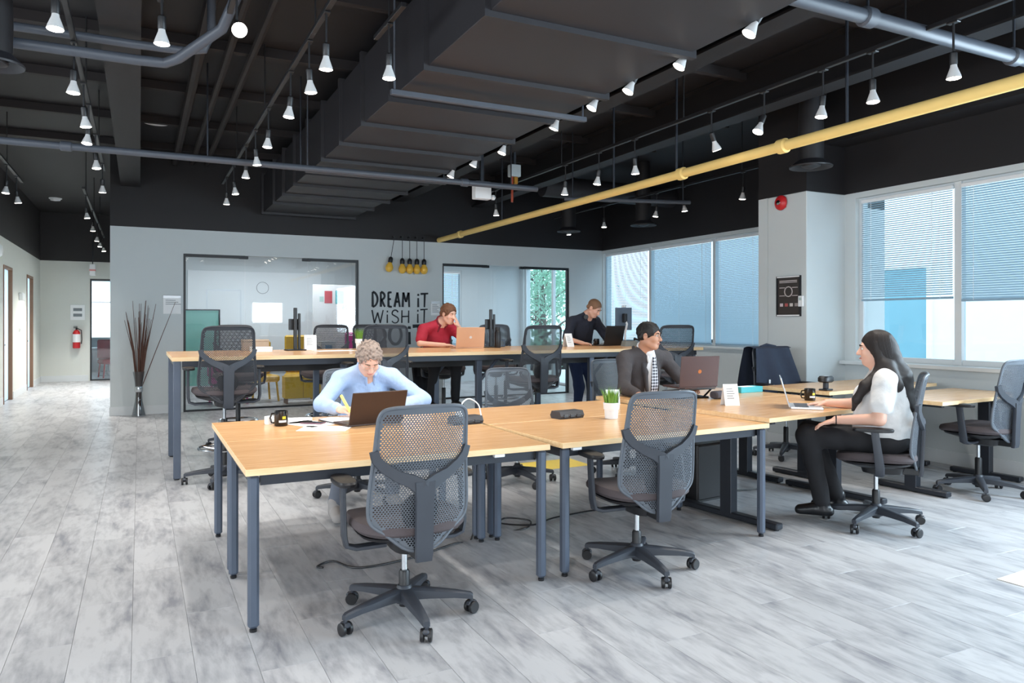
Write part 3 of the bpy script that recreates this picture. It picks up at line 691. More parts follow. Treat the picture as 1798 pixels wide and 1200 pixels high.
o = thing('thermostat', 'small white thermostat beside the framed poster', 'thermostat', (6.48, 5.845 - .0, 1.62))
put('body', MB().cbox(-.024, -.001, -.033, .033, -.06, .06, .005), M_WHITE, o); put('dial', MB().cbox(-.028, -.0245, -.02, .02, .01, .04, .002), mat('thermostat_screen', (178, 196, 196), .3), o)
o = thing('alarm_bell', 'red alarm bell near the top of the grey column', 'alarm', (6.48, 6.12, 2.735))
put('gong', MB().lathe([(.085, .02), (.082, .035), (.06, .055), (.02, .062)], 24, tr(ry=-PI / 2)), M_RED, o)
put('boss', MB().lathe([(.028, .062), (.026, .070), (.005, .073)], 16, tr(ry=-PI / 2)), M_CHROME, o)
put('base', MB().cbox(-.02, -.001, -.06, .06, -.06, .06, .004), M_RED, o)
# corridor end things
o = thing('fire_extinguisher', 'red and white fire extinguisher on the corridor end wall', 'extinguisher', (-1.32, YE - .09, .78))
put('cylinder', MB().lathe([(.07, 0), (.078, .02), (.078, .36), (.05, .41), (.025, .43)], 20), M_RED, o)
put('label_band', MB().lathe([(.0795, .14), (.0795, .33)], 20, cap=False), M_PAPER, o)
put('valve', MB().cyl(.02, .43, .48, 10).box(-.06, .02, -.012, .012, .47, .49).box(-.06, .02, -.012, .012, .50, .515), M_BLKP, o)
put('hose', MB().tube([(.02, 0, .46), (.10, 0, .42), (.11, -.01, .2), (.10, -.02, .1)], .011, 7), M_BLKP, o)
put('wall_bracket', MB().box(-.03, .03, .07, .089, .1, .4), M_DARKM, o)
o = thing('notice_board', 'small white notice on the corridor end wall', 'notice', (-1.3, YE, 1.62))
put('plate', MB().cbox(-.15, .15, -.016, -.001, -.18, .18, .004), M_WHITE, o); put('print', MB().box(-.09, .09, -.018, -.0165, -.1, -.03).box(-.09, .09, -.018, -.0165, .03, .1), MATS['print_grey'], o)
o = thing('exit_sign', 'small pale exit sign hanging over the corridor end', 'sign', (-.98, YE - .3, 2.60))
put('box', MB().cbox(-.06, .06, -.1, .1, -.12, .14, .006), M_WHITE, o); put('stem', MB().cyl(.01, .14, ZC - 2.602, 8), M_DARKM, o); put('stripe', MB().box(-.062, .062, -.102, .102, -.02, .02), mat('exit_pink', (222, 150, 150), .5), o)
for k, (y, z, lab) in enumerate(((14.4, 2.55, 'white round wall lamp high on the corridor wall'),)):
    o = thing('wall_lamp', lab, 'lamp', (XL, y, z)); put('shade', MB().lathe([(.11, .001), (.11, .04), (.08, .07), (.02, .08)], 20, tr(ry=PI / 2)), M_WHITE, o); put('back_plate', MB().lathe([(.12, .0), (.12, .012)], 20, tr(ry=PI / 2)), M_CHROME, o)
o = thing('wall_sconce', 'tall white lit sconce between the corridor doors', 'lamp', (XL, 16.9, 1.55))
put('shade', MB().cbox(.002, .07, -.12, .12, -.28, .25, .02), mat('sconce_lit', (255, 250, 240), .5, emit=(1, .98, .94), estr=1.2), o); put('top_cap', MB().cbox(.001, .075, -.13, .13, .25, .40, .01), M_TRIM, o)
# ================================================================== DESKS
def desk(x, y, rz, L_, D_, z, label, group, legs=True, cord=None):
    """four-legged desk; origin = front-left corner on the floor, local x along the front edge, y away"""
    o = thing('desk', label, 'desk', (x, y, 0), rz, group)
    put('tabletop', MB().cbox(.002, L_ - .002, .002, D_ - .002, z - .03, z, .0015), M_WOOD, o)
    e = MB().box(0, L_, 0, .0019, z - .0295, z - .0005).box(0, L_, D_ - .0019, D_, z - .0295, z - .0005).box(0, .0019, .0019, D_ - .0019, z - .0295, z - .0005).box(L_ - .0019, L_, .0019, D_ - .0019, z - .0295, z - .0005)
    put('edge_band', e, M_EDGE, o)
    r = .024; i = .012
    lm = MB().lathe([(.016, 0), (.017, .012), (.010, .018)], 12, tr(r, r))
    leg = MB().cbox(0, 2 * r, 0, 2 * r, .018, z - .031, .012).mesh('leg', M_LEG)
    ft = lm.mesh('leveling_foot', M_BLKP)
    for lx in (i, L_ - i - 2 * r):
        for ly in (i, D_ - i - 2 * r):
            q = put('leg', leg, None, o, (lx, ly, 0)); put('leveling_foot', ft, None, q)
    a = .055
    put('apron', MB().box(.07, L_ - .07, a, a + .02, z - .085, z - .031), M_DARKM, o); put('apron', MB().box(.07, L_ - .07, D_ - a - .02, D_ - a, z - .085, z - .031), M_DARKM, o)
    put('apron', MB().box(.03, .05, .07, D_ - .07, z - .085, z - .031), M_DARKM, o); put('apron', MB().box(L_ - .05, L_ - .03, .07, D_ - .07, z - .085, z - .031), M_DARKM, o)
    if cord is not None: put('cable_clip', MB().cbox(cord - .03, cord + .03, .004, .03, z - .047, z - .0305, .003), M_WHITE, o)
    return o
R3 = math.radians(3.0)
desk(.42, 3.465, 0, 1.547, .855, .735, 'light wood desk nearest the camera at left', 'low wooden desks', cord=1.25)
desk(.42, 4.325, 0, 1.547, .865, .735, 'light wood desk where the man in the blue shirt writes', 'low wooden desks')
desk(2.045, 3.465, R3, 1.60, .845, .735, 'light wood desk with the turned empty chair in front', 'low wooden desks', cord=.1)
desk(2.00, 4.315, R3, 1.50, .84, .735, 'light wood desk carrying the grass pot, behind the turned chair', 'low wooden desks')
def lift_desk(x, y, rz, L_, D_, z, label, feet=(.15, None)):
    o = thing('lift_desk', label, 'desk', (x, y, 0), rz, 'height-adjustable desks')
    put('tabletop', MB().cbox(.002, L_ - .002, .002, D_ - .002, z - .03, z, .0015), M_WOOD, o)
    put('edge_band', MB().box(0, L_, 0, .0019, z - .0295, z - .0005).box(0, L_, D_ - .0019, D_, z - .0295, z - .0005).box(0, .0019, .0019, D_ - .0019, z - .0295, z - .0005).box(L_ - .0019, L_, .0019, D_ - .0019, z - .0295, z - .0005), M_EDGE, o)
    for fx in (feet[0], L_ - .09):
        q = put('leg', MB().cbox(fx - .035, fx + .035, D_ / 2 - .05, D_ / 2 + .05, .035, z - .06, .004), M_DARKM, o)
        put('foot', MB().cbox(fx - .035, fx + .035, .03, D_ - .03, .008, .05, .008), M_DARKM, q)
        put('top_bracket', MB().cbox(fx - .02, fx + .02, .08, D_ - .08, z - .06, z - .031, .003), M_DARKM, q)
        put('glide', MB().cyl(.018, 0, .009, 10, tr(fx, .06)).cyl(.018, 0, .009, 10, tr(fx, D_ - .06)), M_BLKP, q)
    put('crossbar', MB().box(feet[0] + .036, L_ - .126, D_ / 2 - .03, D_ / 2 + .03, z - .075, z - .035), M_DARKM, o)
    return o
R8 = math.radians(7.0)
lift_desk(3.655, 3.56, R8, 1.50, .92, .765, 'raised wooden desk where the woman types')
lift_desk(3.545, 4.475, R8, 1.50, .82, .765, 'raised wooden desk with the laptop stand of the suited man')
lift_desk(5.20, 4.40, math.radians(6), 1.70, .70, .80, 'raised wooden desk by the column with the jacket chair')
lift_desk(5.55, 3.64, math.radians(4), 1.36, .66, .77, 'glossy wooden desk under the near window at right')

# ================================================================== HIGH TABLE
HT = 1.085; HX0, HX1, HY0, HY1 = .25, 6.12, 7.02, 8.52
o = thing('high_table', 'long bar-height wooden table along the back of the room', 'table', (0, 0, 0))
st = [HX0, 1.77, 3.20, 4.60, HX1]
for a, b_ in zip(st, st[1:]):
    put('tabletop_board', MB().cbox(a + .001, b_ - .001, HY0 + .002, HY1 - .002, HT - .035, HT, .002), M_WOOD, o)
put('edge_band', MB().box(HX0, HX1, HY0, HY0 + .0019, HT - .0345, HT - .0005).box(HX0 - .001, HX0 + .0009, HY0 + .0019, HY1, HT - .0345, HT - .0005), M_EDGE, o)
lg = MB().cbox(-.03, .03, -.03, .03, .012, HT - .037, .004).mesh('leg', M_LEG); ft = MB().lathe([(.02, 0), (.02, .011)], 10).mesh('leveling_foot', M_BLKP)
for k, x in enumerate((HX0 + .045, 1.77, 3.20, 4.60, HX1 - .045)):
    for y in (HY0 + .15, HY1 - .09):
        q = put('leg', lg, None, o, (x, y, 0)); put('leveling_foot', ft, None, q)
    put('cross_rail', MB().box(x - .02, x + .02, HY0 + .185, HY1 - .125, HT - .09, HT - .038), M_DARKM, o)
    if k in (2, 3):
        for y in (HY0 + .15, HY1 - .09): put('brace', MB().tube([(x + .03, y, HT - .30), (x + .24, y, HT - .07), (x + .34, y, HT - .06)], .018, 8), M_LEG, o)
for y in (HY0 + .03, HY1 - .06): put('long_rail', MB().box(HX0 + .08, HX1 - .08, y, y + .02, HT - .09, HT - .038), M_DARKM, o)
put('cable_tray', MB().box(HX0 + .5, HX1 - .5, 7.72, 7.92, HT - .19, HT - .18).box(HX0 + .5, HX1 - .5, 7.72, 7.725, HT - .18, HT - .12).box(HX0 + .5, HX1 - .5, 7.915, 7.92, HT - .18, HT - .12).box(HX0 + .5, HX0 + .52, 7.73, 7.91, HT - .18, HT - .036).box(HX1 - .52, HX1 - .5, 7.73, 7.91, HT - .18, HT - .036), M_BLKP, o)

# ================================================================== CHAIRS
def back_y(x, z):  # local depth of the back surface (z measured from the seat top)
    t = z / .56
    return -.235 - .05 * (t - .35) ** 2 - .05 * max(t, 0) + .9 * x * x
OUT = [(.20, .575), (.208, .50), (.217, .36), (.228, .24), (.232, .14), (.218, .085), (.16, .04), (.06, -.035)]
def outline():
    pts = [(.09, .602), (.15, .598), (.186, .586), (.203, .555)] + OUT[1:]
    R_ = pts; L_ = [(-x, z) for x, z in pts[::-1]]
    return R_ + L_
def half_w(z):
    P = [(.0, .602), (.15, .598), (.186, .586), (.203, .555)] + OUT[1:]
    for (xa, za), (xb, zb) in zip(P, P[1:]):
        if zb <= z <= za: return xa + (xb - xa) * (za - z) / (za - zb + 1e-9)
    return 0
def make_shell(m):
    px_, pz = .0135, .0185   # hole pitch
    mb = MB(); vid = {}
    def vert(x, z, side):
        k = (round(x * 20000), round(z * 20000), side)
        if k not in vid: vid[k] = len(mb.v); mb.v.append((x, back_y(x, z) + (.0018 if side else -.0018), z))
        return vid[k]
    rows = int(.64 / (pz / 2)) + 1
    for j in range(rows):
        z = -.035 + j * pz / 2; hw = half_w(z)
        if hw <= 0: continue
        n = int(.25 / px_) + 1
        for i in range(-n, n + 1):
            x = i * px_ + (px_ / 2 if j % 2 else 0)
            if abs(x) > hw - .002: continue
            edge = hw - abs(x); solid = edge < .018 or z > .572 or half_w(z + .012) <= .0 or (z < .09 and edge < .03)
            # pointy-top hexagon cell
            hx = [(0, pz / 3), (px_ / 2, pz / 6), (px_ / 2, -pz / 6), (0, -pz / 3), (-px_ / 2, -pz / 6), (-px_ / 2, pz / 6)]
            for side in (0, 1):
                o_ = [vert(x + a, z + b, side) for a, b in hx]
                if solid: mb.f.append(tuple(o_ if side else o_[::-1]))
                else:
                    s_ = .66
                    i_ = [vert(x + a * s_, z + b * s_, side) for a, b in hx]
                    for q in range(6):
                        r = (q + 1) % 6; f = (o_[q], o_[r], i_[r], i_[q]); mb.f.append(f if side else f[::-1])
            if not solid:
                for q in range(6):
                    r = (q + 1) % 6
                    mb.f.append((vert(x + hx[q][0] * s_, z + hx[q][1] * s_, 0), vert(x + hx[r][0] * s_, z + hx[r][1] * s_, 0), vert(x + hx[r][0] * s_, z + hx[r][1] * s_, 1), vert(x + hx[q][0] * s_, z + hx[q][1] * s_, 1)))
    return mb.mesh('back_mesh', m, 30)
def catmull(P, n=4, closed=True):
    out = []; m = len(P)
    for i in range(m):
        p0, p1, p2, p3 = (Vector(P[(i + k) % m] if closed else P[min(max(i + k, 0), m - 1)]) for k in (-1, 0, 1, 2))
        for j in range(n):
            t = j / n; out.append(.5 * ((2 * p1) + (-p0 + p2) * t + (2 * p0 - 5 * p1 + 4 * p2 - p3) * t * t + (-p0 + 3 * p1 - 3 * p2 + p3) * t ** 3))
    return out
def superell(a, b, n=28, e=3.2):
    r = []
    for i in range(n):
        t = 2 * PI * i / n; c, s = math.cos(t), math.sin(t)
        r.append((a * math.copysign(abs(c) ** (2 / e), c), b * math.copysign(abs(s) ** (2 / e), s)))
    return r
def bar(mb, P, w, t):
    """flat bar following the back surface; P = [(x,z,width,offset)]"""
    n = len(P); rings = []
    for i, (x, z, wd, off) in enumerate(P):
        a = P[max(i - 1, 0)]; c = P[min(i + 1, n - 1)]; d = Vector((c[0] - a[0], c[1] - a[1])).normalized(); nx, nz = -d.y, d.x
        ring = []
        for u, v in ((-1, 0), (-.9, 1), (.9, 1), (1, 0), (.9, -1), (-.9, -1)):
            X = x + nx * wd / 2 * u; Z = z + nz * wd / 2 * u
            ring.append((X, back_y(X, Z) - off - v * t / 2, Z))
        rings.append(ring)
    mb.loft(rings)
CH = {}
def chair_meshes(kind):
    """meshes of one kind of chair, in coordinates with z=0 at the seat top"""
    if kind in CH: return CH[kind]
    c = {}
    mshell = {'slate': M_CHAIR, 'black': M_MESHB}[kind]; mf = {'slate': M_CHAIR, 'black': M_MESHB}[kind]; msp = {'slate': M_CHAIRD, 'black': M_CHAIRD}[kind]
    c['shell'] = make_shell(mshell)
    ol = catmull([(x, back_y(x, z), z) for x, z in outline()], 4)
    c['frame'] = MB().tube(ol, .0085, 8, True).mesh('back_frame', mf)
    sp = MB()
    bar(sp, [(0, -.085, .078, .02), (0, -.05, .085, .03), (0, -.02, .085, .032), (0, .1, .088, .034), (0, .2, .09, .032), (0, .27, .10, .026)], 0, .026)
    c['spine'] = sp.mesh('back_spine', msp, 50)
    for s_, nm in ((-1, 'armL'), (1, 'armR')):
        m = MB(); bar(m, [(s_ * .012, .245, .075, .028), (s_ * .06, .275, .062, .02), (s_ * .12, .300, .05, .013), (s_ * .175, .338, .046, .009), (s_ * .205, .372, .044, .007), (s_ * .218, .41, .036, .005)], 0, .024); c[nm] = m.mesh('spine_arm', msp, 50)
    c['lumbar'] = MB().loft([[(x * s, .012 + back_y(0, .14) + .03 - k * .02, .13 + z * s) for x, z in superell(.085, .075, 20, 2.6)] for k, s in ((0, .7), (0, .95), (.6, 1), (1.0, .9))]).mesh('lumbar_pad', M_BLKP)
    seat = []
    for s, z in ((.80, -.062), (.93, -.058), (1.0, -.040), (1.0, -.022), (.965, -.006), (.85, .0), (.5, -.006), (.15, -.008)):
        seat.append([(x * s, y * s, z - .035 * max(0, (y * s - .12) / .12) ** 2 * .5 + .010 * (abs(x * s) / .24) ** 2) for x, y in superell(.262, .25, 32, 3.0)])
    c['seat'] = MB().loft(seat).mesh('seat', M_FAB)
    pan = [[(x * s, y * s, z) for x, y in superell(.245, .235, 24, 3)] for s, z in ((.55, -.105), (.92, -.075), (.96, -.060))]
    c['pan'] = MB().loft(pan).mesh('seat_pan', M_BLKP)
    c['mech'] = MB().loft([[(x * s, y * s - .04, z) for x, y in superell(.09, .14, 16, 3)] for s, z in ((.5, -.165), (.9, -.15), (1, -.105))]).cbox(-.038, .038, -.262, -.14, -.15, -.10, .006).tube([(.08, 0, -.12), (.22, .02, -.115)], .007, 6).cbox(.2, .27, .005, .04, -.125, -.108, .004).mesh('mechanism', M_BLKP)
    for s_, nm in ((-1, 'restL'), (1, 'restR')):
        m = MB()
        path = [(s_ * .10, -.02, -.10), (s_ * .24, -.02, -.10), (s_ * .282, -.02, -.085), (s_ * .292, -.02, -.04), (s_ * .292, .0, .12), (s_ * .290, .01, .19)]
        rings = []
        for i, p in enumerate(path):
            a = Vector(path[max(i - 1, 0)]); b_ = Vector(path[min(i + 1, len(path) - 1)]); t = (b_ - a).normalized(); u = Vector((0, 1, 0)); v = t.cross(u).normalized(); w_ = .028 if i < 4 else .024
            rings.append([tuple(Vector(p) + u * w_ * q + v * .011 * r) for q, r in ((-1, -.6), (-.7, -1), (.7, -1), (1, -.6), (1, .6), (.7, 1), (-.7, 1), (-1, .6))])
        c[nm] = m.loft(rings).mesh('armrest', M_CHAIRD, 50)
        pad = MB().loft([[(s_ * .285 + x * s, .02 + y * s, z) for x, y in superell(.048, .125, 24, 2.8)] for s, z in ((.6, .188), (.96, .192), (1, .205), (.94, .214), (.6, .217))]); c[nm + 'pad'] = pad.mesh('arm_pad', M_BLKP)
    hub = MB().lathe([(.030, .062), (.045, .07), (.048, .105), (.034, .145), (.03, .15)], 18)
    for k in range(5):
        a = 2 * PI * k / 5 + PI / 2; d = Vector((math.cos(a), math.sin(a), 0)); n = Vector((-d.y, d.x, 0)); rings = []
        for r_, w_, zt, zb in ((.02, .032, .138, .085), (.12, .028, .128, .085), (.24, .022, .112, .080), (.315, .017, .098, .070), (.325, .015, .09, .066)):
            rings.append([tuple(d * r_ + n * w_ * q + Vector((0, 0, z))) for q, z in ((-1, zb), (1, zb), (1, zt - .008), (.6, zt), (-.6, zt), (-1, zt - .008))])
        hub.loft(rings)
    c['base'] = hub.mesh('base', M_CHAIRD, 40)
    M = tr(rz=0)
    c['caster'] = MB().cyl(.008, .045, .075, 8).cbox(-.028, .028, -.016, .016, .036, .058, .008).mesh('caster', M_CHAIRD)
    wh = MB()
    for s_ in (-1, 1): wh.lathe([(.012, -.009), (.026, -.009), (.029, -.005), (.029, .006), (.024, .009), (.012, .009)], 20, Matrix.Translation((.0, s_ * .017, .029)) @ Matrix.Rotation(PI / 2, 4, 'X'))
    wh.cyl(.007, -.02, .02, 8, Matrix.Translation((0, 0, .029)) @ Matrix.Rotation(PI / 2, 4, 'X'))
    c['wheel'] = wh.mesh('wheel', M_BLKP)
    CH[kind] = c
    return c
def chair(label, x, y, face, kind='slate', seat=.49, high=False, spin=0.0, group='office chairs', pad_drop=0):
    """face: compass angle of the sitter's look, 0 = +Y, counter-clockwise"""
    c = chair_meshes(kind)
    o = thing('office_chair' if not high else 'drafting_chair', label, 'chair', (x, y, 0), face, group)
    U = (0, 0, seat)
    put('seat', c['seat'], None, o, U); put('seat_pan', c['pan'], None, o, U); put('mechanism', c['mech'], None, o, U)
    UB = (0, 0, seat - .07)
    bk = put('back_frame', c['frame'], None, o, UB)
    put('back_mesh', c['shell'], None, bk); put('lumbar_pad', c['lumbar'], None, bk)
    s_ = put('back_spine', c['spine'], None, o, UB); put('spine_arm', c['armL'], None, s_); put('spine_arm', c['armR'], None, s_)
    for k in ('L', 'R'):
        a = put('armrest', c['rest' + k], None, o, (0, 0, seat - .03)); put('arm_pad', c['rest' + k + 'pad'], None, a)
    zt = seat - .15
    put('gas_lift', MB().cyl(.014, zt - .14, zt + .01, 12), M_CHROME, o)
    put('lift_sleeve', MB().lathe([(.024, .05), (.026, .06), (.026, zt - .13), (.02, zt - .12)], 14), M_BLKP, o)
    b = put('base', c['base'], None, o, rot=(0, 0, spin))
    for k in range(5):
        a = 2 * PI * k / 5 + PI / 2
        q = put('caster', c['caster'], None, b, (.318 * math.cos(a), .318 * math.sin(a), 0), (0, 0, a + 1.1 * k + .5)); put('wheel', c['wheel'], None, q)
    if high:
        r = put('foot_ring', MB().tube([(.21 * math.cos(2 * PI * i / 28), .21 * math.sin(2 * PI * i / 28), .30) for i in range(28)], .011, 8, True), M_CHROME, o)
        for k in range(3):
            a = 2 * PI * k / 3 + .4; put('ring_spoke', MB().tube([(.02 * math.cos(a), .02 * math.sin(a), .28), (.2 * math.cos(a), .2 * math.sin(a), .30)], .009, 7), M_CHROME, r)
    return o
FL = math.atan2(.894, .448)          # facing picture-left
chair('grey mesh office chair in the foreground at the front left desk', 1.12, 3.37, .0, spin=.61)
chair('grey mesh office chair turned slightly in front of the middle desk', 2.50, 3.42, -.08, spin=.58)
chair('office chair under the man in the blue shirt', 1.54, 5.80, PI, spin=.5, seat=.47)
chair('empty grey mesh chair facing the camera behind the middle desk', 2.93, 5.74, PI - .15, seat=.44, spin=.2)
chair('office chair under the man in the dark suit', 4.0, 5.62, PI + .1, seat=.50, spin=.3)
chair('office chair under the woman in the white top', 4.51, 3.43, .66, seat=.515, spin=1.15)
chair('empty grey mesh chair by the window at the right edge', 6.10, 3.70, .12, seat=.56, spin=.9)
chair('office chair with a dark jacket hung over its back', 5.98, 5.60, PI - .1, seat=.58, spin=.4)
G = 'drafting chairs at the high table'; HS = .82
chair('tall black mesh chair at the near left end of the high table', .66, 6.90, .03, 'black', HS, True, .2, G)
chair('tall chair behind the left end of the high table', .98, 8.75, PI + .05, 'black', HS, True, .5, G)
chair('tall chair across the high table beside the monitor post', 1.95, 8.80, PI - .5, 'black', HS, True, .7, G)
chair('tall chair across the high table behind the small plant', 2.62, 8.95, PI + .1, 'black', HS, True, .1, G)
chair('tall black mesh chair behind the writing man, near side', 2.03, 6.90, .0, 'black', HS + .01, True, .6, G)
chair('tall chair under the man in the red shirt', 3.50, 8.94, PI + .05, 'black', HS, True, .4, G)
chair('tall black mesh chair in the middle of the near side', 3.70, 6.90, -.05, 'black', HS, True, .3, G)
chair('tall pale-backed chair across the high table, left of a pair', 4.25, 8.95, PI - .35, 'slate', HS, True, .8, G)
chair('tall chair across the high table, right of a pair', 4.72, 9.62, PI + .1, 'black', HS, True, .2, G)
chair('tall black mesh chair at the right end of the high table', 5.42, 6.85, -.2, 'black', HS, True, .9, G)
# ================================================================== THINGS ON THE DESKS
M_LAPD = mat('laptop_dark_brown', (62, 46, 40), .35, .3, var=.05); M_LAPB = mat('laptop_black', (22, 22, 25), .4, var=.1)
M_ROSE = mat('laptop_rose_gold', (206, 160, 128), .35, .35, var=.03); M_SILV = mat('laptop_silver', (208, 212, 218), .3, .6, var=.02)
M_KEY = mat('keyboard_keys', (70, 72, 78), .6, var=.2, scale=120); M_SCR = mat('screen_glass', (96, 130, 160), .12, var=.15, scale=6)
M_LOGO = mat('laptop_logo', (196, 120, 70), .3, .6)
def laptop(label, x, y, z, rz, m, w_=.34, d_=.235, tilt=.25, logo=None, scr=None):
    """hinge at the origin, keyboard toward +y, lid rising and leaning toward -y"""
    o = thing('laptop', label, 'laptop', (x, y, z), rz, 'laptops')
    b = put('base', MB().cbox(-w_ / 2, w_ / 2, 0, d_, 0, .015, .004), m, o)
    put('keyboard', MB().box(-w_ * .43, w_ * .43, .03, d_ * .56, .0151, .0165), M_KEY, b); put('touchpad', MB().box(-.05, .05, d_ * .62, d_ * .93, .0151, .0158), MATS['print_grey'], b)
    M = tr(0, -.004, .014, 0, tilt)
    l = put('lid', MB().cbox(-w_ / 2, w_ / 2, -.008, 0, 0, d_, .003, M), m, o)
    put('screen', MB().box(-w_ / 2 + .012, w_ / 2 - .012, .0002, .0012, .014, d_ - .012, M), scr or M_SCR, l)
    if logo: put('logo', MB().lathe([(.016, 0), (.016, .0008)], 16, M @ Matrix.Translation((0, -.0081, d_ * .5)) @ Matrix.Rotation(PI / 2, 4, 'X')), logo, l)
    return o
laptop('open dark brown laptop before the man in the blue shirt', 1.345, 4.62, .735, .20, M_LAPD, .385, .215, .30)
laptop('open rose gold laptop before the man in the red shirt', 3.43, 7.93, 1.085, -.08, M_ROSE, .345, .235, .15, M_SILV)
laptop('open black laptop before the standing man', 5.48, 8.02, 1.085, .25, M_LAPB, .36, .25, .2)
laptop('open silver laptop of the woman', 4.285, 3.975, .765, -PI * .75, M_SILV, .31, .22, .28, None, mat('screen_lit', (150, 178, 206), .15, var=.25, scale=5, emit=(.5, .65, .8), estr=.25))
ls = thing('laptop_stand', 'black folding stand under the suited man laptop', 'stand', (4.05, 4.72, .765), -.12)
put('platform', MB().cbox(-.17, .17, -.02, .25, .075, .085, .003, tr(rx=-.12)), M_BLKP, ls); put('leg', MB().tube([(-.13, 0, .075), (-.13, .10, .005), (-.13, .22, .006)], .008, 8), M_BLKP, ls); put('leg', MB().tube([(.13, 0, .075), (.13, .10, .005), (.13, .22, .006)], .008, 8), M_BLKP, ls)
put('base', MB().cbox(-.15, .15, .05, .24, 0, .012, .004), M_BLKP, ls)
laptop('open brown laptop raised on a black stand before the suited man', 4.05, 4.71, .765 + .088, -.12, mat('laptop_umber', (84, 66, 66), .35, .25, var=.04), .36, .25, .12, M_LOGO)
def mug(label, x, y, z, rz, logo=True, r=.042, h=.095, m=None):
    o = thing('mug', label, 'mug', (x, y, z), rz, 'mugs')
    put('cup', MB().lathe([(r * .92, 0), (r, .006), (r, h), (r - .004, h), (r - .005, .008), (.002, .007)], 24, cap=False), m or mat('mug_black_glaze', (18, 18, 20), .12, var=.05), o)
    put('handle', MB().tube([(-r + .003, 0, h * .82), (-r - .018, 0, h * .80), (-r - .028, 0, h * .5), (-r - .018, 0, h * .2), (-r + .003, 0, h * .18)], .0055, 8), m or MATS['mug_black_glaze'], o)
    if logo:
        def patch(a0, a1, z0, z1): return MB().grid(lambda u, v: ((r + .0006) * math.cos(a0 + (a1 - a0) * u), (r + .0006) * math.sin(a0 + (a1 - a0) * u), z0 + (z1 - z0) * v), 6, 1)
        put('yellow_print', patch(-1.1, -.55, h * .48, h * .66), mat('print_yellow', (214, 200, 40), .4), o); put('white_print', patch(-1.6, -.5, h * .26, h * .4), M_PAPER, o)
mug('black mug with yellow print at the left end of the writing desk', .80, 4.85, .735, -.46)
mug('black mug with yellow print near the woman laptop', 4.78, 4.23, .765, -.85)
mug('small dark mug by the hand of the standing man', 5.30, 8.12, 1.085, .2, False, .036, .09)
mug('small white cup behind the black mug', .745, 4.965, .735, 2.0, False, .03, .05, M_WHITE)
def sheet(label, x, y, z, rz, w_=.21, d_=.297, t=.0012, m=None, name='paper_sheet'):
    o = put(name, MB().box(-w_ / 2, w_ / 2, -d_ / 2, d_ / 2, 0, t), m or M_PAPER, None, (x, y, z), (0, 0, rz)); tag(o, label, 'paper', 'papers on the writing desk'); return o
sheet('white paper sheet lying nearest the desk seam', 1.02, 4.60, .735, 1.1)
sheet('white paper sheet under the phone', .98, 4.86, .735, .5)
sheet('white paper sheet at the back beside the mug', .93, 5.06, .735, -.2)
ph = thing('phone', 'dark phone lying on the papers', 'phone', (1.0, 4.86, .7365), .9)
put('body', MB().cbox(-.037, .037, -.075, .075, 0, .008, .003), mat('phone_case', (110, 70, 86), .4), ph); put('screen', MB().box(-.033, .033, -.07, .07, .0081, .0086), M_LAPB, ph)
nb = thing('notebook', 'open notebook under the writing hand', 'notebook', (1.24, 4.93, .735), .25)
put('cover', MB().cbox(-.155, .155, -.11, .11, 0, .006, .002), M_LAPB, nb); put('page', MB().loft([[(-.148, y, .0062), (-.148, y, .011), (-.07, y, .016), (-.004, y, .012), (-.004, y, .0062)] for y in (-.103, .103)]), M_PAPER, nb); put('page', MB().loft([[(.004, y, .0062), (.004, y, .012), (.07, y, .016), (.148, y, .011), (.148, y, .0062)] for y in (-.103, .103)]), M_PAPER, nb)
def power_box(label, x, y, rz):
    o = thing('power_box', label, 'socket box', (x, y, .735), rz, 'desk power boxes')
    P = [(-.05, 0), (-.062, .02), (-.045, .05), (.045, .05), (.062, .02), (.05, 0)]
    put('housing', MB().loft([[(x_, p[0], p[1]) for p in P] for x_ in (-.10, .10)]), mat('power_box_grey', (58, 58, 62), .5), o)
    for k in (-.055, 0, .055): put('socket', MB().cbox(k - .02, k + .02, -.064, -.0545, .010, .030, .002), M_BLKP, o)
    return o
power_box('black power box with a white charger behind the foreground chair', 1.88, 4.42, .1); power_box('black power box alone on the middle desk seam', 2.62, 4.38, .12)
cg = thing('charger', 'white charger with a looping cable on the power box', 'charger', (1.85, 4.42, .785), .1)
put('plug', MB().cbox(-.03, .03, -.025, .025, 0, .05, .008), M_WHITE, cg)
put('cable', MB().tube(catmull([(0, 0, .05), (.03, .03, .085), (.10, .07, .10), (.17, .08, .06), (.18, .06, .0), (.15, .0, -.045), (.12, -.06, -.046)], 6, False)[:-6], .0045, 8), M_WHITE, cg)
def grass_pot(label, x, y, z, s=1.0):
    o = thing('potted_grass', label, 'plant', (x, y, z), 0, 'small potted grasses')
    put('pot', MB().lathe([(.034 * s, 0), (.038 * s, .004 * s), (.041 * s, .055 * s), (.046 * s, .057 * s), (.048 * s, .095 * s), (.044 * s, .096 * s), (.042 * s, .08 * s), (.002, .078 * s)], 24, cap=False), M_WHITE, o)
    rng = random.Random(5); g = MB()
    for k in range(130):
        a = rng.uniform(0, 2 * PI); r = .038 * s * math.sqrt(rng.random()); h = rng.uniform(.07, .115) * s; l = rng.uniform(.1, .45) * r / (.038 * s) + .05; w_ = .0028 * s
        ca, sa = math.cos(a), math.sin(a); b0 = Vector((r * ca, r * sa, .078 * s)); t = Vector((-sa, ca, 0)) * w_
        m1 = b0 + Vector((ca * l * h * .35, sa * l * h * .35, h * .55)); tp = b0 + Vector((ca * l * h, sa * l * h, h))
        g.add([b0 - t, b0 + t, m1 + t * .8, m1 - t * .8, tp], [(0, 1, 2, 3), (3, 2, 4)])
    put('grass_blades', g, mat('grass_green', (112, 158, 62), .5, var=.35, scale=60), o, smooth=0)['kind'] = 'stuff'
grass_pot('white pot of green grass on the middle desk', 2.86, 4.20, .735, 1.15)
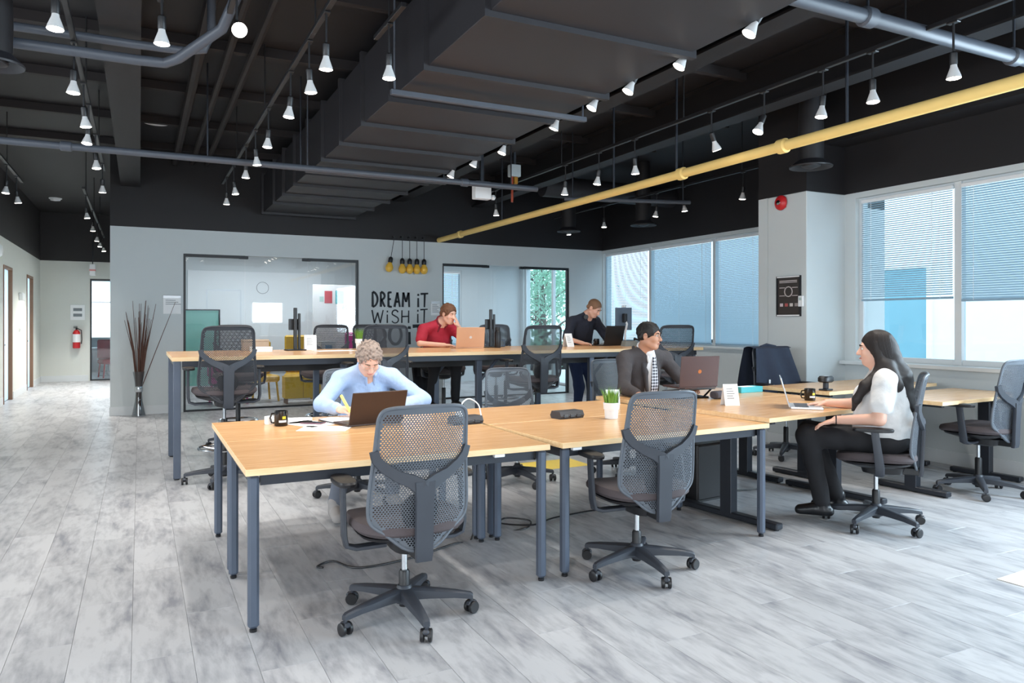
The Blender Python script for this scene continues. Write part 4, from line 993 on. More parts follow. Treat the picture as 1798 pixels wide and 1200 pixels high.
grass_pot('white pot of green grass on the high table behind the writing man', 2.2, 8.15, 1.085, 1.25)
def card_stand(label, x, y, z, rz, w_=.115, h=.165, m=None):
    o = thing('card_stand', label, 'card', (x, y, z), rz, 'standing info cards')
    M = tr(rx=-.28)
    put('card', MB().box(-w_ / 2, w_ / 2, 0, .002, 0, h, M), m or M_PAPER, o); put('rear_leaf', MB().box(-w_ / 2, w_ / 2, -.001, .001, 0, h * .98, tr(0, .0905 * h / .165, 0, 0, .28)), m or M_PAPER, o)
    t = MB()
    for k in range(5): t.box(-w_ * .3, w_ * (.1 + .06 * (k % 3)), -.0009, -.0001, h * (.78 - .11 * k) - .002, h * (.78 - .11 * k) + .002, M)
    put('print', t, MATS['print_grey'], o)['kind'] = 'stuff'
card_stand('white info card standing on the woman desk', 3.96, 4.22, .765, -.35)
card_stand('white info card on the high table left of the writing man', 1.68, 8.28, 1.085, -.1, .13, .17)
card_stand('white info card on the high table left of the standing man', 4.78, 7.9, 1.085, .3, .13, .17)
card_stand('pale card standing behind the grass pot', 3.37, 4.92, .735, -.4, .11, .12, mat('pale_card', (206, 216, 220), .6))
o = thing('pouch', 'dark grey zipped pouch beside the laptop stand', 'pouch', (4.27, 4.66, .765), .05)
put('body', MB().loft([[(x_, .05 * s * y_, .033 + .033 * s * z_) for y_, z_ in superell(1, 1, 16, 2.6)] for x_, s in ((-.11, .7), (-.10, .95), (0, 1), (.10, .95), (.11, .7))]), mat('pouch_fabric', (72, 70, 78), .85, var=.1, scale=80), o); put('pull_tab', MB().tube([(.11, 0, .03), (.15, -.01, .012), (.17, 0, .006)], .004, 6), MATS['copper_red_pipe'], o)
o = thing('gift_box', 'flat turquoise box on the raised desk', 'box', (4.86, 5.0, .765), .08)
put('box', MB().cbox(-.14, .14, -.06, .06, 0, .05, .003), mat('turquoise_card', (70, 176, 186), .5), o); put('lid_print', MB().box(-.10, .06, -.05, .05, .0501, .0508), M_PAPER, o)
o = thing('desk_dock', 'black desk gadget on a short foot near the mug', 'gadget', (5.30, 4.52, .80), .2)
put('foot', MB().cbox(-.05, .05, -.04, .04, 0, .015, .004), M_BLKP, o); put('stem', MB().cbox(-.025, .025, -.015, .015, .015, .07, .004), M_DARKM, o); put('head', MB().loft([[(x * s, y * s, z) for x, y in superell(.075, .05, 16, 3)] for s, z in ((.8, .07), (1, .08), (1, .11), (.8, .125))]), M_BLKP, o); put('plate', MB().box(-.03, .03, -.02, .02, .1251, .1258), M_SILV, o)
# ---- things on the high table
def screen_post(label, x, y, rz):
    o = thing('monitor_post', label, 'stand', (x, y, 1.085), rz, 'monitor posts')
    put('foot', MB().cbox(-.10, .10, -.08, .08, 0, .012, .004), M_BLKP, o); put('post', MB().cbox(-.016, .016, -.02, .02, .012, .46, .004), M_BLKP, o); put('bracket', MB().cbox(-.06, .06, .02, .05, .22, .34, .004), M_BLKP, o); put('clip', MB().cbox(.03, .055, -.012, .012, .012, .40, .003), M_BLKP, o)
screen_post('black monitor post left on the high table', 1.50, 8.2, .1); screen_post('black double post beside the bottle on the high table', 3.80, 8.15, -.1)
o = thing('bottle', 'black steel bottle on the high table', 'bottle', (3.81, 7.98, 1.085)); put('body', MB().lathe([(.034, 0), (.037, .006), (.037, .18), (.028, .20), (.024, .205)], 20), M_BLKP, o); put('cap', MB().lathe([(.027, .205), (.028, .21), (.028, .24), (.022, .245)], 16), M_LAPB, o)
o = thing('paper_stack', 'low white paper box on the high table left', 'box', (1.12, 8.0, 1.085), .05); put('box', MB().cbox(-.10, .10, -.07, .07, 0, .035, .003), M_PAPER, o); put('lid', MB().cbox(-.102, .102, -.072, .072, .0352, .05, .003), M_WHITE, o)
o = thing('storage_box', 'beige box on the high table behind the left chair', 'box', (1.10, 8.3, 1.085), .02); put('body', MB().cbox(-.13, .13, -.08, .08, 0, .10, .004), mat('beige_card', (176, 160, 142), .7), o); put('lid', MB().cbox(-.133, .133, -.083, .083, .1002, .12, .004), MATS['beige_card'], o)
o = put('paper_sheet', MB().box(-.2, .2, -.12, .12, 0, .003), M_PAPER, None, (1.85, 7.9, 1.085), (0, 0, .1)); tag(o, 'white papers flat on the high table behind the writing man', 'paper', 'papers on the high table')
o = thing('desk_organizer', 'grey low organizer on the high table near the monitor', 'organizer', (5.55, 7.75, 1.085), .1); put('tray', MB().loft([[(x * s, y * s, z) for x, y in superell(.11, .06, 12, 5)] for s, z in ((1, 0), (.85, .07))]), mat('organizer_grey', (122, 124, 120), .6), o); put('top_strip', MB().box(-.07, .07, -.03, .03, .0701, .074), M_DARKM, o)
o = thing('desk_phone', 'black desk telephone at the right end of the high table', 'telephone', (5.86, 7.9, 1.085), .3); put('base', MB().loft([[(-.09, -.09, 0), (.09, -.09, 0), (.09, .09, 0), (-.09, .09, 0)], [(-.09, -.09, .02), (.09, -.09, .02), (.09, .09, .06), (-.09, .09, .06)]]), M_BLKP, o); put('handset', MB().tube([(-.06, -.08, .05), (-.06, -.05, .06), (-.06, .05, .085), (-.06, .08, .085)], [.02, .013, .013, .02], 8), M_LAPB, o)
o = thing('monitor', 'monitor on a white arm beside the standing man', 'monitor', (5.82, 8.22, 1.085), .35)
put('clamp', MB().cbox(-.03, .03, -.03, .03, 0, .03, .004), M_WHITE, o); put('arm', MB().tube([(0, 0, .03), (0, 0, .16), (-.03, -.05, .28), (-.05, -.02, .36)], .014, 10), M_WHITE, o)
put('panel', MB().cbox(-.20, .16, .0, .025, .20, .50, .004), mat('monitor_back_grey', (92, 104, 120), .4), o); put('vesa_head', MB().cbox(-.075, -.015, -.05, -.001, .30, .42, .006), M_BLKP, o); put('webcam', MB().cbox(-.075, -.015, -.03, .01, .501, .53, .004), M_WHITE, o)
o = thing('small_speaker', 'small dark speaker behind the rose gold laptop', 'speaker', (4.0, 8.3, 1.085), 0); put('body', MB().cbox(-.05, .05, -.04, .04, 0, .09, .006), mat('speaker_blue_black', (52, 66, 84), .5), o); put('cone', MB().lathe([(.03, 0), (.03, .002)], 16, tr(0, -.0401, .045, 0, PI / 2)), M_BLKP, o)
# ---- jacket over a chair back
def jacket_fn(u, v):
    x = (u - .5) * .50 * (1 + .35 * v); z = .585 - .50 * v + .012 * math.sin(u * 19) * v
    return (x, -.355 - .05 * math.sin(u * PI) - .03 * v + .018 * math.sin(u * 23 + v * 3) * v, z)
jk = thing('jacket', 'dark navy jacket draped over the chair by the column', 'jacket', (5.98, 5.60, .53), PI - .1)
M_NAVY = mat('navy_cloth', (38, 46, 64), .8, var=.2, scale=14, bump=.6)
m = MB().grid(jacket_fn, 28, 16)
m.grid(lambda u, v: ((u - .5) * (.44 + .18 * v), -.20 + .09 * math.sin(u * PI) * v * .3 + .022 * math.sin(u * 13 + v * 2.5) * (.3 + v) + .10 * v, .585 - .46 * v), 26, 14)
m.grid(lambda u, v: ((u - .5) * .50, -.355 - .05 * math.sin(u * PI) + v * (.155 + .05 * math.sin(u * PI)), (.585 + .018 * math.sin(v * PI))), 28, 6)
put('shell', m, M_NAVY, jk, smooth=60)
put('collar', MB().tube([(-.10, -.27, .595), (0, -.30, .612), (.10, -.27, .595)], [.016, .022, .016], 8), M_NAVY, jk); put('tag_patch', MB().box(.10, .12, -.115, -.112, .22, .26), M_PAPER, jk)
# ---- floor things
va = thing('vase', 'glass vase of long dry brown branches by the back wall', 'vase', (-.01, 12.28, 0))
put('vase_body', MB().lathe([(.095, 0), (.095, .01), (.055, .22), (.045, .34), (.06, .52), (.08, .66), (.074, .66), (.054, .52), (.038, .34), (.048, .22), (.085, .02), (.002, .018)], 20, cap=False), glass('vase_glass', (.72, .74, .76), .12), va)
M_BR = mat('dry_branch', (92, 62, 52), .8, var=.25, scale=20); rb = random.Random(11)
for k in range(30):
    a = rb.uniform(0, 2 * PI); sp_ = rb.uniform(.03, .22); sp_ = sp_ if k else .5; a = a if k else .15; h = rb.uniform(1.35, 1.72)
    put('branch', MB().tube([(.02 * math.cos(a), .02 * math.sin(a), .03), (.03 * math.cos(a), .03 * math.sin(a), .4), (sp_ * .45 * math.cos(a), sp_ * .2 * math.sin(a), .95), (sp_ * math.cos(a) + rb.uniform(-.02, .02), min(sp_ * .5 * math.sin(a), .18), h)], [.007, .007, .006, .003], 5), M_BR, va)
put('ribbon', MB().lathe([(.054, .36), (.058, .38), (.058, .42), (.054, .44)], 16, cap=False), M_CHROME, va)
def cable(label, pts, r=.006):
    o = put('power_cable', MB().tube(catmull(pts, 6, False)[:-6], r, 7), M_BLKP); tag(o, label, 'cable', 'power cables under the desks')
cable('black cable looped on the floor behind the foreground chair', [(.92, 4.20, .012), (.90, 4.25, .008), (1.0, 4.30, .008), (1.1, 4.12, .008), (1.4, 4.15, .008), (1.75, 4.3, .008), (1.9, 4.36, .008), (1.93, 4.4, .3), (1.92, 4.42, .69), (1.92, 4.42, .70)])
cable('black cable tangle on the floor between the middle desks', [(2.10, 4.6, .69), (2.1, 4.55, .3), (2.15, 4.5, .01), (2.3, 4.4, .01), (2.42, 4.55, .012), (2.3, 4.68, .014), (2.2, 4.55, .02), (2.38, 4.42, .02), (2.6, 4.55, .008), (2.9, 4.6, .008), (3.0, 4.6, .008)])
cable('black cable hanging by the turned chair', [(3.35, 4.5, .70), (3.36, 4.48, .45), (3.45, 4.45, .2), (3.5, 4.4, .02), (3.7, 4.62, .008), (4.0, 4.7, .008), (4.5, 4.6, .008), (4.6, 4.6, .008)])
o = thing('cable_box', 'dark floor tower under the raised desk', 'computer', (3.98, 4.68, 0), R8); put('case', MB().cbox(-.2, .2, -.22, .22, .02, .45, .008), M_LAPB, o); put('front_panel', MB().cbox(-.195, .195, -.232, -.2205, .03, .44, .004), M_BLKP, o); put('foot', MB().box(-.18, .18, -.2, -.16, 0, .0195), M_BLKP, o); put('foot', MB().box(-.18, .18, .16, .2, 0, .0195), M_BLKP, o)
o = put('floor_sticker', MB().box(-.3, .3, -.2, .2, 0.0002, .0012), mat('sticker_yellow', (236, 208, 96), .5)); o.location = (3.62, 6.3, 0); tag(o, 'yellow sticker on the floor behind the middle desk', 'sticker')
o = put('floor_sheet', MB().box(0, 1.2, -.8, 0, 0.0002, .004), mat('sheet_cream', (204, 198, 190), .7, var=.1)); o.location = (4.137, 2.411, 0); o.rotation_euler = (0, 0, .06); tag(o, 'pale flat mat at the right picture edge', 'mat')
# ---- left meeting room
M_TEAL = mat('teal_board', (156, 226, 212), .3, var=.12, scale=2); M_YEL = mat('yellow_lacquer', (222, 176, 48), .45, var=.05); M_PINK = mat('magenta_cloth', (196, 62, 140), .7)
o = thing('whiteboard', 'wall-wide whiteboard in the left meeting room', 'whiteboard', (0, 16.1, 0)); put('board', MB().cbox(.85, 3.48, -.03, -.001, .45, 2.43, .004), mat('whiteboard_gloss', (226, 230, 234), .2, var=.02), o); put('pen_tray', MB().box(.85, 3.48, -.09, -.031, .45, .475), M_SILV, o); put('door_outline', MB().box(1.2, 1.22, -.036, -.0305, .48, 2.05).box(1.84, 1.86, -.036, -.0305, .48, 2.05).box(1.22, 1.84, -.036, -.0305, 2.03, 2.05), M_SILV, o)
put('clock_doodle', MB().tube([(2.28 + .12 * math.cos(k * PI / 8), -.0315, 2.1 + .12 * math.sin(k * PI / 8)) for k in range(16)], .005, 5, True), MATS['print_grey'], o)
o = thing('glass_board', 'teal glass board standing left in the meeting room', 'board', (.98, 14.4, 0)); put('panel', MB().cbox(-.32, .30, -.01, .01, .25, 1.60, .004), M_TEAL, o); put('frame', MB().box(-.345, -.321, -.015, .015, 0, 1.62).box(.301, .325, -.015, .015, 0, 1.62).box(-.321, .301, -.015, .015, 1.601, 1.62), M_FRAME, o); put('foot', MB().box(-.35, -.31, -.25, .25, 0, .03).box(.30, .34, -.25, .25, 0, .03), M_FRAME, o)
o = thing('flip_chart', 'white flip chart with colored notes in the meeting room', 'flip chart', (3.42, 14.6, 0)); put('board', MB().cbox(-.42, .40, -.015, .015, .6, 2.12, .004), M_PAPER, o); put('easel_leg', MB().tube([(-.35, -.016, .7), (-.42, -.25, .0)], .014, 6), M_SILV, o); put('easel_leg', MB().tube([(.33, -.016, .7), (.40, -.25, .0)], .014, 6), M_SILV, o); put('easel_leg', MB().tube([(0, .03, 1.6), (0, .4, 0)], .014, 6), M_SILV, o)
for k, (x, z, w_, h, c) in enumerate(((-.12, 1.88, .15, .24, (206, 72, 84)), (.10, 1.88, .17, .26, (100, 190, 198)), (.20, 1.68, .10, .10, (120, 180, 160)), (.16, 1.35, .36, .52, (250, 250, 250)), (-.25, 1.84, .08, .10, (190, 220, 214)))): put('note', MB().box(x - w_ / 2, x + w_ / 2, -.017, -.0155, z - h / 2, z + h / 2), mat('note_%d' % k, c, .6), o)  # large white one stands for a window reflected in the glass
def box_chair(label, x, y, rz, m, w_=.5, group='lounge chairs in the meeting room', legs=True, hb=.85):
    o = thing('lounge_chair', label, 'chair', (x, y, 0), rz, group)
    put('seat', MB().cbox(-w_ / 2, w_ / 2, -.25, .25, .34, .46, .03), m, o); put('backrest', MB().cbox(-w_ / 2, w_ / 2, .19, .27, .461, hb, .03), m, o)
    for sx in (-1, 1):
        for sy in (-1, 1): put('leg', MB().tube([(sx * (w_ / 2 - .05), sy * .2, .34), (sx * (w_ / 2 - .02), sy * .22, 0)], .018, 8), m, o)
box_chair('yellow chair in the meeting room behind the left drafting chair', 1.92, 13.7, .2, M_YEL, .5, hb=1.05); box_chair('yellow chair in the meeting room near the flip chart', 2.60, 13.9, -.2, M_YEL, .5, hb=1.15)
box_chair('magenta chair in the meeting room at left', 1.35, 13.4, .8, M_PINK, .46, hb=.8); box_chair('magenta chair in the meeting room beside the flip chart', 3.55, 13.6, -.5, M_PINK, .46, hb=1.2)
o = thing('sideboard', 'low yellow cabinet on the meeting room floor', 'cabinet', (2.5, 13.1, 0)); put('body', MB().cbox(-.30, .30, -.15, .15, .09, .46, .006), M_YEL, o); put('door_line', MB().box(-.003, .003, -.152, -.1505, .1, .45), M_BROWN, o)
for sx in (-.26, .26): put('leg', MB().box(sx - .015, sx + .015, -.13, .13, 0, .0895), M_BROWN, o)
o = thing('water_dispenser', 'blue and white dispenser before the flip chart', 'dispenser', (3.02, 13.45, 0)); put('body', MB().cbox(-.13, .13, -.13, .13, 0, 1.05, .01), M_WHITE, o); put('panel', MB().cbox(-.06, .06, -.138, -.1305, .72, .98, .004), mat('panel_blue', (96, 150, 190), .4), o); put('bin', MB().cbox(-.11, .11, -.136, -.1305, .1, .6, .004), mat('bin_orange', (226, 170, 96), .5), o)
# ---- corridor lounge
M_REDC = mat('red_chair_cloth', (170, 34, 52), .7, var=.1)
box_chair('red chair beyond the glass door, nearer', -.62, 21.3, .3, M_REDC, .55, 'red chairs in the lounge', hb=.95); box_chair('red chair beyond the glass door, farther', -.35, 22.6, -.3, M_REDC, .55, 'red chairs in the lounge', hb=.95)
o = thing('lounge_table', 'white table between the red lounge chairs', 'table', (-.75, 22.0, 0)); put('top', MB().cbox(-.4, .4, -.3, .3, .70, .73, .005), M_WHITE, o); put('pedestal', MB().cyl(.03, .02, .70, 12), M_CHROME, o); put('base', MB().cyl(.22, 0, .0195, 24), M_CHROME, o)
# ================================================================== PEOPLE (signed-distance bodies, one continuous surface each)
def V3(p): return np.array(p, dtype=np.float32)
class SDF:
    def __init__(s): s.ops = []
    def cap(s, a, b, ra, rb, k=.03): s.ops.append(('c', V3(a), V3(b), ra, rb, k, +1)); return s
    def ell(s, c, r, R=None, k=.03, sign=+1): s.ops.append(('e', V3(c), V3(r), np.eye(3, dtype=np.float32) if R is None else np.array(R, dtype=np.float32), None, k, sign)); return s
    def chain(s, pts, rs, k=.03):
        for i in range(len(pts) - 1): s.cap(pts[i], pts[i + 1], rs[i], rs[i + 1], k)
        return s
    def mesh(s, name, m, vox=.007, noise=0, nscale=60, clip=None):
        lo = np.full(3, 1e9); hi = -lo
        for o in s.ops:
            if o[6] < 0: continue
            if o[0] == 'c':
                r = max(o[3], o[4]); lo = np.minimum(lo, np.minimum(o[1], o[2]) - r); hi = np.maximum(hi, np.maximum(o[1], o[2]) + r)
            else: r = float(o[2].max()); lo = np.minimum(lo, o[1] - r); hi = np.maximum(hi, o[1] + r)
        lo -= vox * 3 + noise; hi += vox * 3 + noise
        n = np.ceil((hi - lo) / vox).astype(int) + 1
        D = np.full(n, .2, dtype=np.float32)
        ax = [lo[i] + vox * np.arange(n[i], dtype=np.float32) for i in range(3)]
        for o in s.ops:
            k = o[5]; pad = k + vox * 4
            if o[0] == 'c': r = max(o[3], o[4]); a = np.minimum(o[1], o[2]) - r - pad; b = np.maximum(o[1], o[2]) + r + pad
            else: r = float(o[2].max()); a = o[1] - r - pad; b = o[1] + r + pad
            i0 = np.maximum(((a - lo) / vox).astype(int), 0); i1 = np.minimum(((b - lo) / vox).astype(int) + 2, n)
            if (i1 <= i0).any(): continue
            X = ax[0][i0[0]:i1[0]][:, None, None]; Y = ax[1][i0[1]:i1[1]][None, :, None]; Z = ax[2][i0[2]:i1[2]][None, None, :]
            if o[0] == 'c':
                ba = o[2] - o[1]; L2 = float(ba @ ba) + 1e-9
                px, py, pz = X - o[1][0], Y - o[1][1], Z - o[1][2]
                h = np.clip((px * ba[0] + py * ba[1] + pz * ba[2]) / L2, 0, 1)
                d = np.sqrt((px - h * ba[0]) ** 2 + (py - h * ba[1]) ** 2 + (pz - h * ba[2]) ** 2) - (o[3] + (o[4] - o[3]) * h)
            else:
                px, py, pz = X - o[1][0], Y - o[1][1], Z - o[1][2]; R = o[3]; q = [(px * R[0, i] + py * R[1, i] + pz * R[2, i]) for i in range(3)]
                k0 = np.sqrt(sum((q[i] / o[2][i]) ** 2 for i in range(3))); k1 = np.sqrt(sum((q[i] / o[2][i] ** 2) ** 2 for i in range(3))) + 1e-9
                d = k0 * (k0 - 1) / k1
            S = D[i0[0]:i1[0], i0[1]:i1[1], i0[2]:i1[2]]
            if o[6] > 0:
                h = np.clip(.5 + .5 * (S - d) / k, 0, 1); S[...] = S + (d - S) * h - k * h * (1 - h)
            else:
                d = -d; h = np.clip(.5 - .5 * (S - d) / k, 0, 1); S[...] = S + (d - S) * h + k * h * (1 - h)
        if noise:
            X, Y, Z = ax[0][:, None, None], ax[1][None, :, None], ax[2][None, None, :]
            D += noise * (np.sin(X * nscale + 2 * np.sin(Y * nscale * .7)) * np.sin(Y * nscale * 1.1 + 1.5 * np.sin(Z * nscale * .8)) * np.sin(Z * nscale * .9 + 1.2 * np.sin(X * nscale * .6))).astype(np.float32)
        if clip is not None:
            D = np.maximum(D, clip(ax[0][:, None, None], ax[1][None, :, None], ax[2][None, None, :]).astype(np.float32))
        return surface_nets(D, lo, vox, name, m)
def surface_nets(D, lo, vox, name, m):
    s = D < 0
    nx, ny, nz = D.shape
    c = np.zeros((nx - 1, ny - 1, nz - 1), np.int8)
    for dx in (0, 1):
        for dy in (0, 1):
            for dz in (0, 1): c += s[dx:nx - 1 + dx, dy:ny - 1 + dy, dz:nz - 1 + dz]
    I = np.argwhere((c > 0) & (c < 8)); idx = np.full(c.shape, -1, np.int32); idx[I[:, 0], I[:, 1], I[:, 2]] = np.arange(len(I))
    acc = np.zeros((len(I), 3)); cnt = np.zeros(len(I)); g = lambda d: D[I[:, 0] + d[0], I[:, 1] + d[1], I[:, 2] + d[2]]
    cr = [(i, j, k) for i in (0, 1) for j in (0, 1) for k in (0, 1)]
    for a in cr:
        for ax_ in range(3):
            if a[ax_]: continue
            b = list(a); b[ax_] = 1; va, vb = g(a), g(b); x = (va < 0) != (vb < 0); t = np.where(x, va / (va - vb + 1e-12), 0)
            p = np.tile(np.array(a, float), (len(I), 1)); p[:, ax_] += t; acc += p * x[:, None]; cnt += x
    P = (I + acc / np.maximum(cnt, 1)[:, None]) * vox + lo
    F = []
    for ax_ in range(3):
        u, v = (ax_ + 1) % 3, (ax_ + 2) % 3
        sl0 = [slice(1, -1)] * 3; sl1 = [slice(1, -1)] * 3; sl0[ax_] = slice(0, -1); sl1[ax_] = slice(1, None)
        A, B = s[tuple(sl0)], s[tuple(sl1)]; E = np.argwhere(A != B); inside = A[E[:, 0], E[:, 1], E[:, 2]]
        off = np.ones(3, int); off[ax_] = 0; E = E + off
        def at(du, dv):
            q = E.copy(); q[:, u] -= du; q[:, v] -= dv; return idx[q[:, 0], q[:, 1], q[:, 2]]
        q = np.stack([at(1, 1), at(0, 1), at(0, 0), at(1, 0)], 1); q[~inside] = q[~inside][:, ::-1]; F.append(q)
    F = np.concatenate(F); F = F[(F >= 0).all(1)]
    me = bpy.data.meshes.new(name); me.from_pydata(P.tolist(), [], F.tolist()); me.update(); me.materials.append(m)
    me.polygons.foreach_set('use_smooth', [True] * len(me.polygons))
    return me
def basis(f, up=(0, 0, 1)):
    f = Vector(f).normalized(); r = f.cross(Vector(up)).normalized(); u = r.cross(f)
    return np.array([[r.x, f.x, u.x], [r.y, f.y, u.y], [r.z, f.z, u.z]])   # columns right, forward, up
def add_hand(S, w, d, n, side, curl=.5, spread=1.0, s=1.0):
    """w wrist, d pointing direction, n back-of-hand normal, side +1: thumb on the right of d seen from above the back"""
    d = Vector(d).normalized(); n = Vector(n); n = (n - d * n.dot(d)).normalized(); t = d.cross(n) * side; w = Vector(w)
    Rm = np.array([[t.x, d.x, n.x], [t.y, d.y, n.y], [t.z, d.z, n.z]])
    S.ell(w + d * .045 * s, (.042 * s, .054 * s, .017 * s), Rm, .012)
    for k, (o_, L_) in enumerate(((.030, .070), (.010, .078), (-.010, .073), (-.029, .058))):
        p = w + d * (.085 * s) + t * o_ * s; a = curl * .35; fan = t * (o_ * 1.6 * spread)
        for q, fr in enumerate((.45, .32, .26)):
            v = ((d + fan) * math.cos(a) - n * math.sin(a)).normalized(); e = p + v * L_ * fr * s; r0 = (.0092, .0085, .0078)[q] * s
            S.cap(p, e, r0, r0 * .92, .004); p = e; a += curl
    a = w + d * .022 * s + t * .028 * s; b = w + d * .055 * s + t * .058 * s - n * .012 * s; c = b + (d * .9 + t * .1 - n * .35 * curl) * .032 * s
    S.cap(a, b, .014 * s, .0105 * s, .010); S.cap(b, c, .010 * s, .0085 * s, .005)
def add_head(S, c, R, neck, nr=.055, fem=False):
    c = V3(c); L = lambda p: c + R @ V3(p)
    S.ell(L((0, -.012, .035)), (.074, .094, .082), R, .02).ell(L((0, .028, -.03)), (.060, .064, .082), R, .025)
    S.ell(L((0, .055, -.088)), (.034, .030, .026), R, .02).cap(L((-.045, .005, -.06)), L((-.018, .055, -.088)), .022, .022, .02).cap(L((.045, .005, -.06)), L((.018, .055, -.088)), .022, .022, .02)
    S.cap(L((-.034, .077, .027)), L((.034, .077, .027)), .012, .012, .012)
    S.ell(L((.036, .058, -.022)), (.026, .028, .026), R, .015).ell(L((-.036, .058, -.022)), (.026, .028, .026), R, .015)
    for s in (-1, 1): S.ell(L((s * .032, .101, .008)), (.019, .016, .011), R, .008, -1)
    S.cap(L((0, .086, .014)), L((0, .108, -.026)), .0085, .0125, .008)
    S.ell(L((-.011, .097, -.030)), (.009, .010, .008), R, .006).ell(L((.011, .097, -.030)), (.009, .010, .008), R, .006)
    S.ell(L((0, .088, -.056)), (.022, .010, .006), R, .005).ell(L((0, .087, -.066)), (.019, .010, .006), R, .005)
    for s in (-1, 1): S.ell(L((s * .076, -.008, -.002)), (.010, .020, .031), R, .008).ell(L((s * .084, -.002, .0)), (.006, .010, .017), R, .005, -1)
    S.cap(L((0, -.022, -.05)), neck, nr, nr + .006, .03)
    return L
def face_parts(root, c, R, skin_lip, brow, glasses=None, lids=False):
    c = V3(c); L = lambda p: tuple(float(v) for v in (c + R @ V3(p)))
    M = Matrix(((R[0, 0], R[0, 1], R[0, 2], c[0]), (R[1, 0], R[1, 1], R[1, 2], c[1]), (R[2, 0], R[2, 1], R[2, 2], c[2]), (0, 0, 0, 1)))
    for s in (-1, 1):
        e = put('eye', MB().lathe([(.001, -.0095), (.007, -.0068), (.0096, 0), (.007, .0068), (.001, .0095)], 12, M @ Matrix.Translation((s * .032, .0785, .008)) @ Matrix.Rotation(-PI / 2, 4, 'X')), mat('eye_white', (226, 222, 216), .25), root)
        if not lids: put('iris', MB().lathe([(.0048, .0082), (.003, .0092), (.0005, .0098)], 12, M @ Matrix.Translation((s * .032, .0785, .008)) @ Matrix.Rotation(-PI / 2, 4, 'X')), mat('eye_iris', (46, 34, 28), .2), e)
        else: put('eyelid', MB().lathe([(.0002, .0107), (.0055, .0092), (.0106, .001), (.0102, -.002)], 12, M @ Matrix.Translation((s * .032, .079, .009)) @ Matrix.Rotation(-PI / 2 - .5, 4, 'X'), cap=False), skin_lip[1], e)
        put('eyebrow', MB().tube([L((s * .014, .092, .026)), L((s * .032, .092, .032)), L((s * .05, .079, .028))], [.0042, .0045, .002], 6), brow, root)
    put('lips', MB().tube([L((-.022, .087, -.0605)), L((-.010, .096, -.0592)), L((0, .0975, -.0605)), L((.010, .096, -.0592)), L((.022, .087, -.0605))], [.0015, .0045, .0048, .0045, .0015], 8), skin_lip[0], root)
    if glasses:
        g = put('glasses', MB().tube([L((-.010, .108, .010)), L((0, .111, .013)), L((.010, .108, .010))], .0014, 6), glasses, root)
        for s in (-1, 1):
            put('rim', MB().tube([L((s * .033 + .022 * math.cos(a * PI / 8), .106 - .004 * abs(math.cos(a * PI / 8)), .006 + .016 * math.sin(a * PI / 8))) for a in range(16)], .0013, 6, True), glasses, g)
            put('temple', MB().tube([L((s * .054, .100, .008)), L((s * .074, .06, .010)), L((s * .083, -.012, .008)), L((s * .082, -.028, -.008))], .0014, 6), glasses, g)
def collar(root, m, neck, head, f, r=.072, th=.013, drop=.07, vox=.005):
    n_ = Vector(neck); ax_ = (Vector(head) - n_).normalized(); f = Vector(f); f = (f - ax_ * f.dot(ax_)).normalized(); s_ = ax_.cross(f); S = SDF(); P = []
    for k in range(13):
        a = math.radians(28 + 304 * k / 12); P.append(n_ + (f * math.cos(a) + s_ * math.sin(a)) * r + ax_ * (.02 - .012 * math.cos(a)))
    S.chain(P, [th] * 13, .006)
    for q, sg in ((P[0], 1), (P[-1], -1)): S.cap(q, n_ + f * (r + .028) + s_ * sg * .03 - ax_ * drop, th, th * .8, .012)
    put('collar', S.mesh('collar', m, vox), None, root)
def hair_short(c, R, th=.012, front=.055, back=-.055, top=.0, noise=.0, nscale=60, crop=.0):
    S = SDF(); c = V3(c); L = lambda p: c + R @ V3(p)
    S.ell(L((0, -.014, .038 + top)), (.074 + th, .096 + th, .082 + th), R, .01)
    S.cap(L((-.06, -.055, -.01)), L((.06, -.055, -.01)), .03, .03, .02)
    S.ell(L((0, .130 + crop, -.045)), (.098, .105, .122), R, .012, -1)          # face
    S.ell(L((0, -.02, -.135)), (.14, .16, .075), R, .015, -1)                  # neck
    for s in (-1, 1): S.ell(L((s * .09, .0, -.01)), (.022, .026, .042), R, .008, -1)
    return S
SK_L = mat('skin_light', (226, 178, 156), .5, var=.05, scale=14); SK_M = mat('skin_tan', (196, 146, 120), .5, var=.05, scale=14)
for _m in (SK_L, SK_M):
    _b = _m.node_tree.nodes['Principled BSDF']; _b.inputs['Subsurface Weight'].default_value = .12; _b.inputs['Subsurface Radius'].default_value = (.02, .008, .004)
LIP_L = (mat('lip_light', (196, 122, 112), .45), SK_L); LIP_M = (mat('lip_tan', (160, 100, 88), .45), SK_M)
def person(label, loc=(0, 0, 0)):
    return label
def lerp(a, b, t): return tuple(a[i] + (b[i] - a[i]) * t for i in range(3))
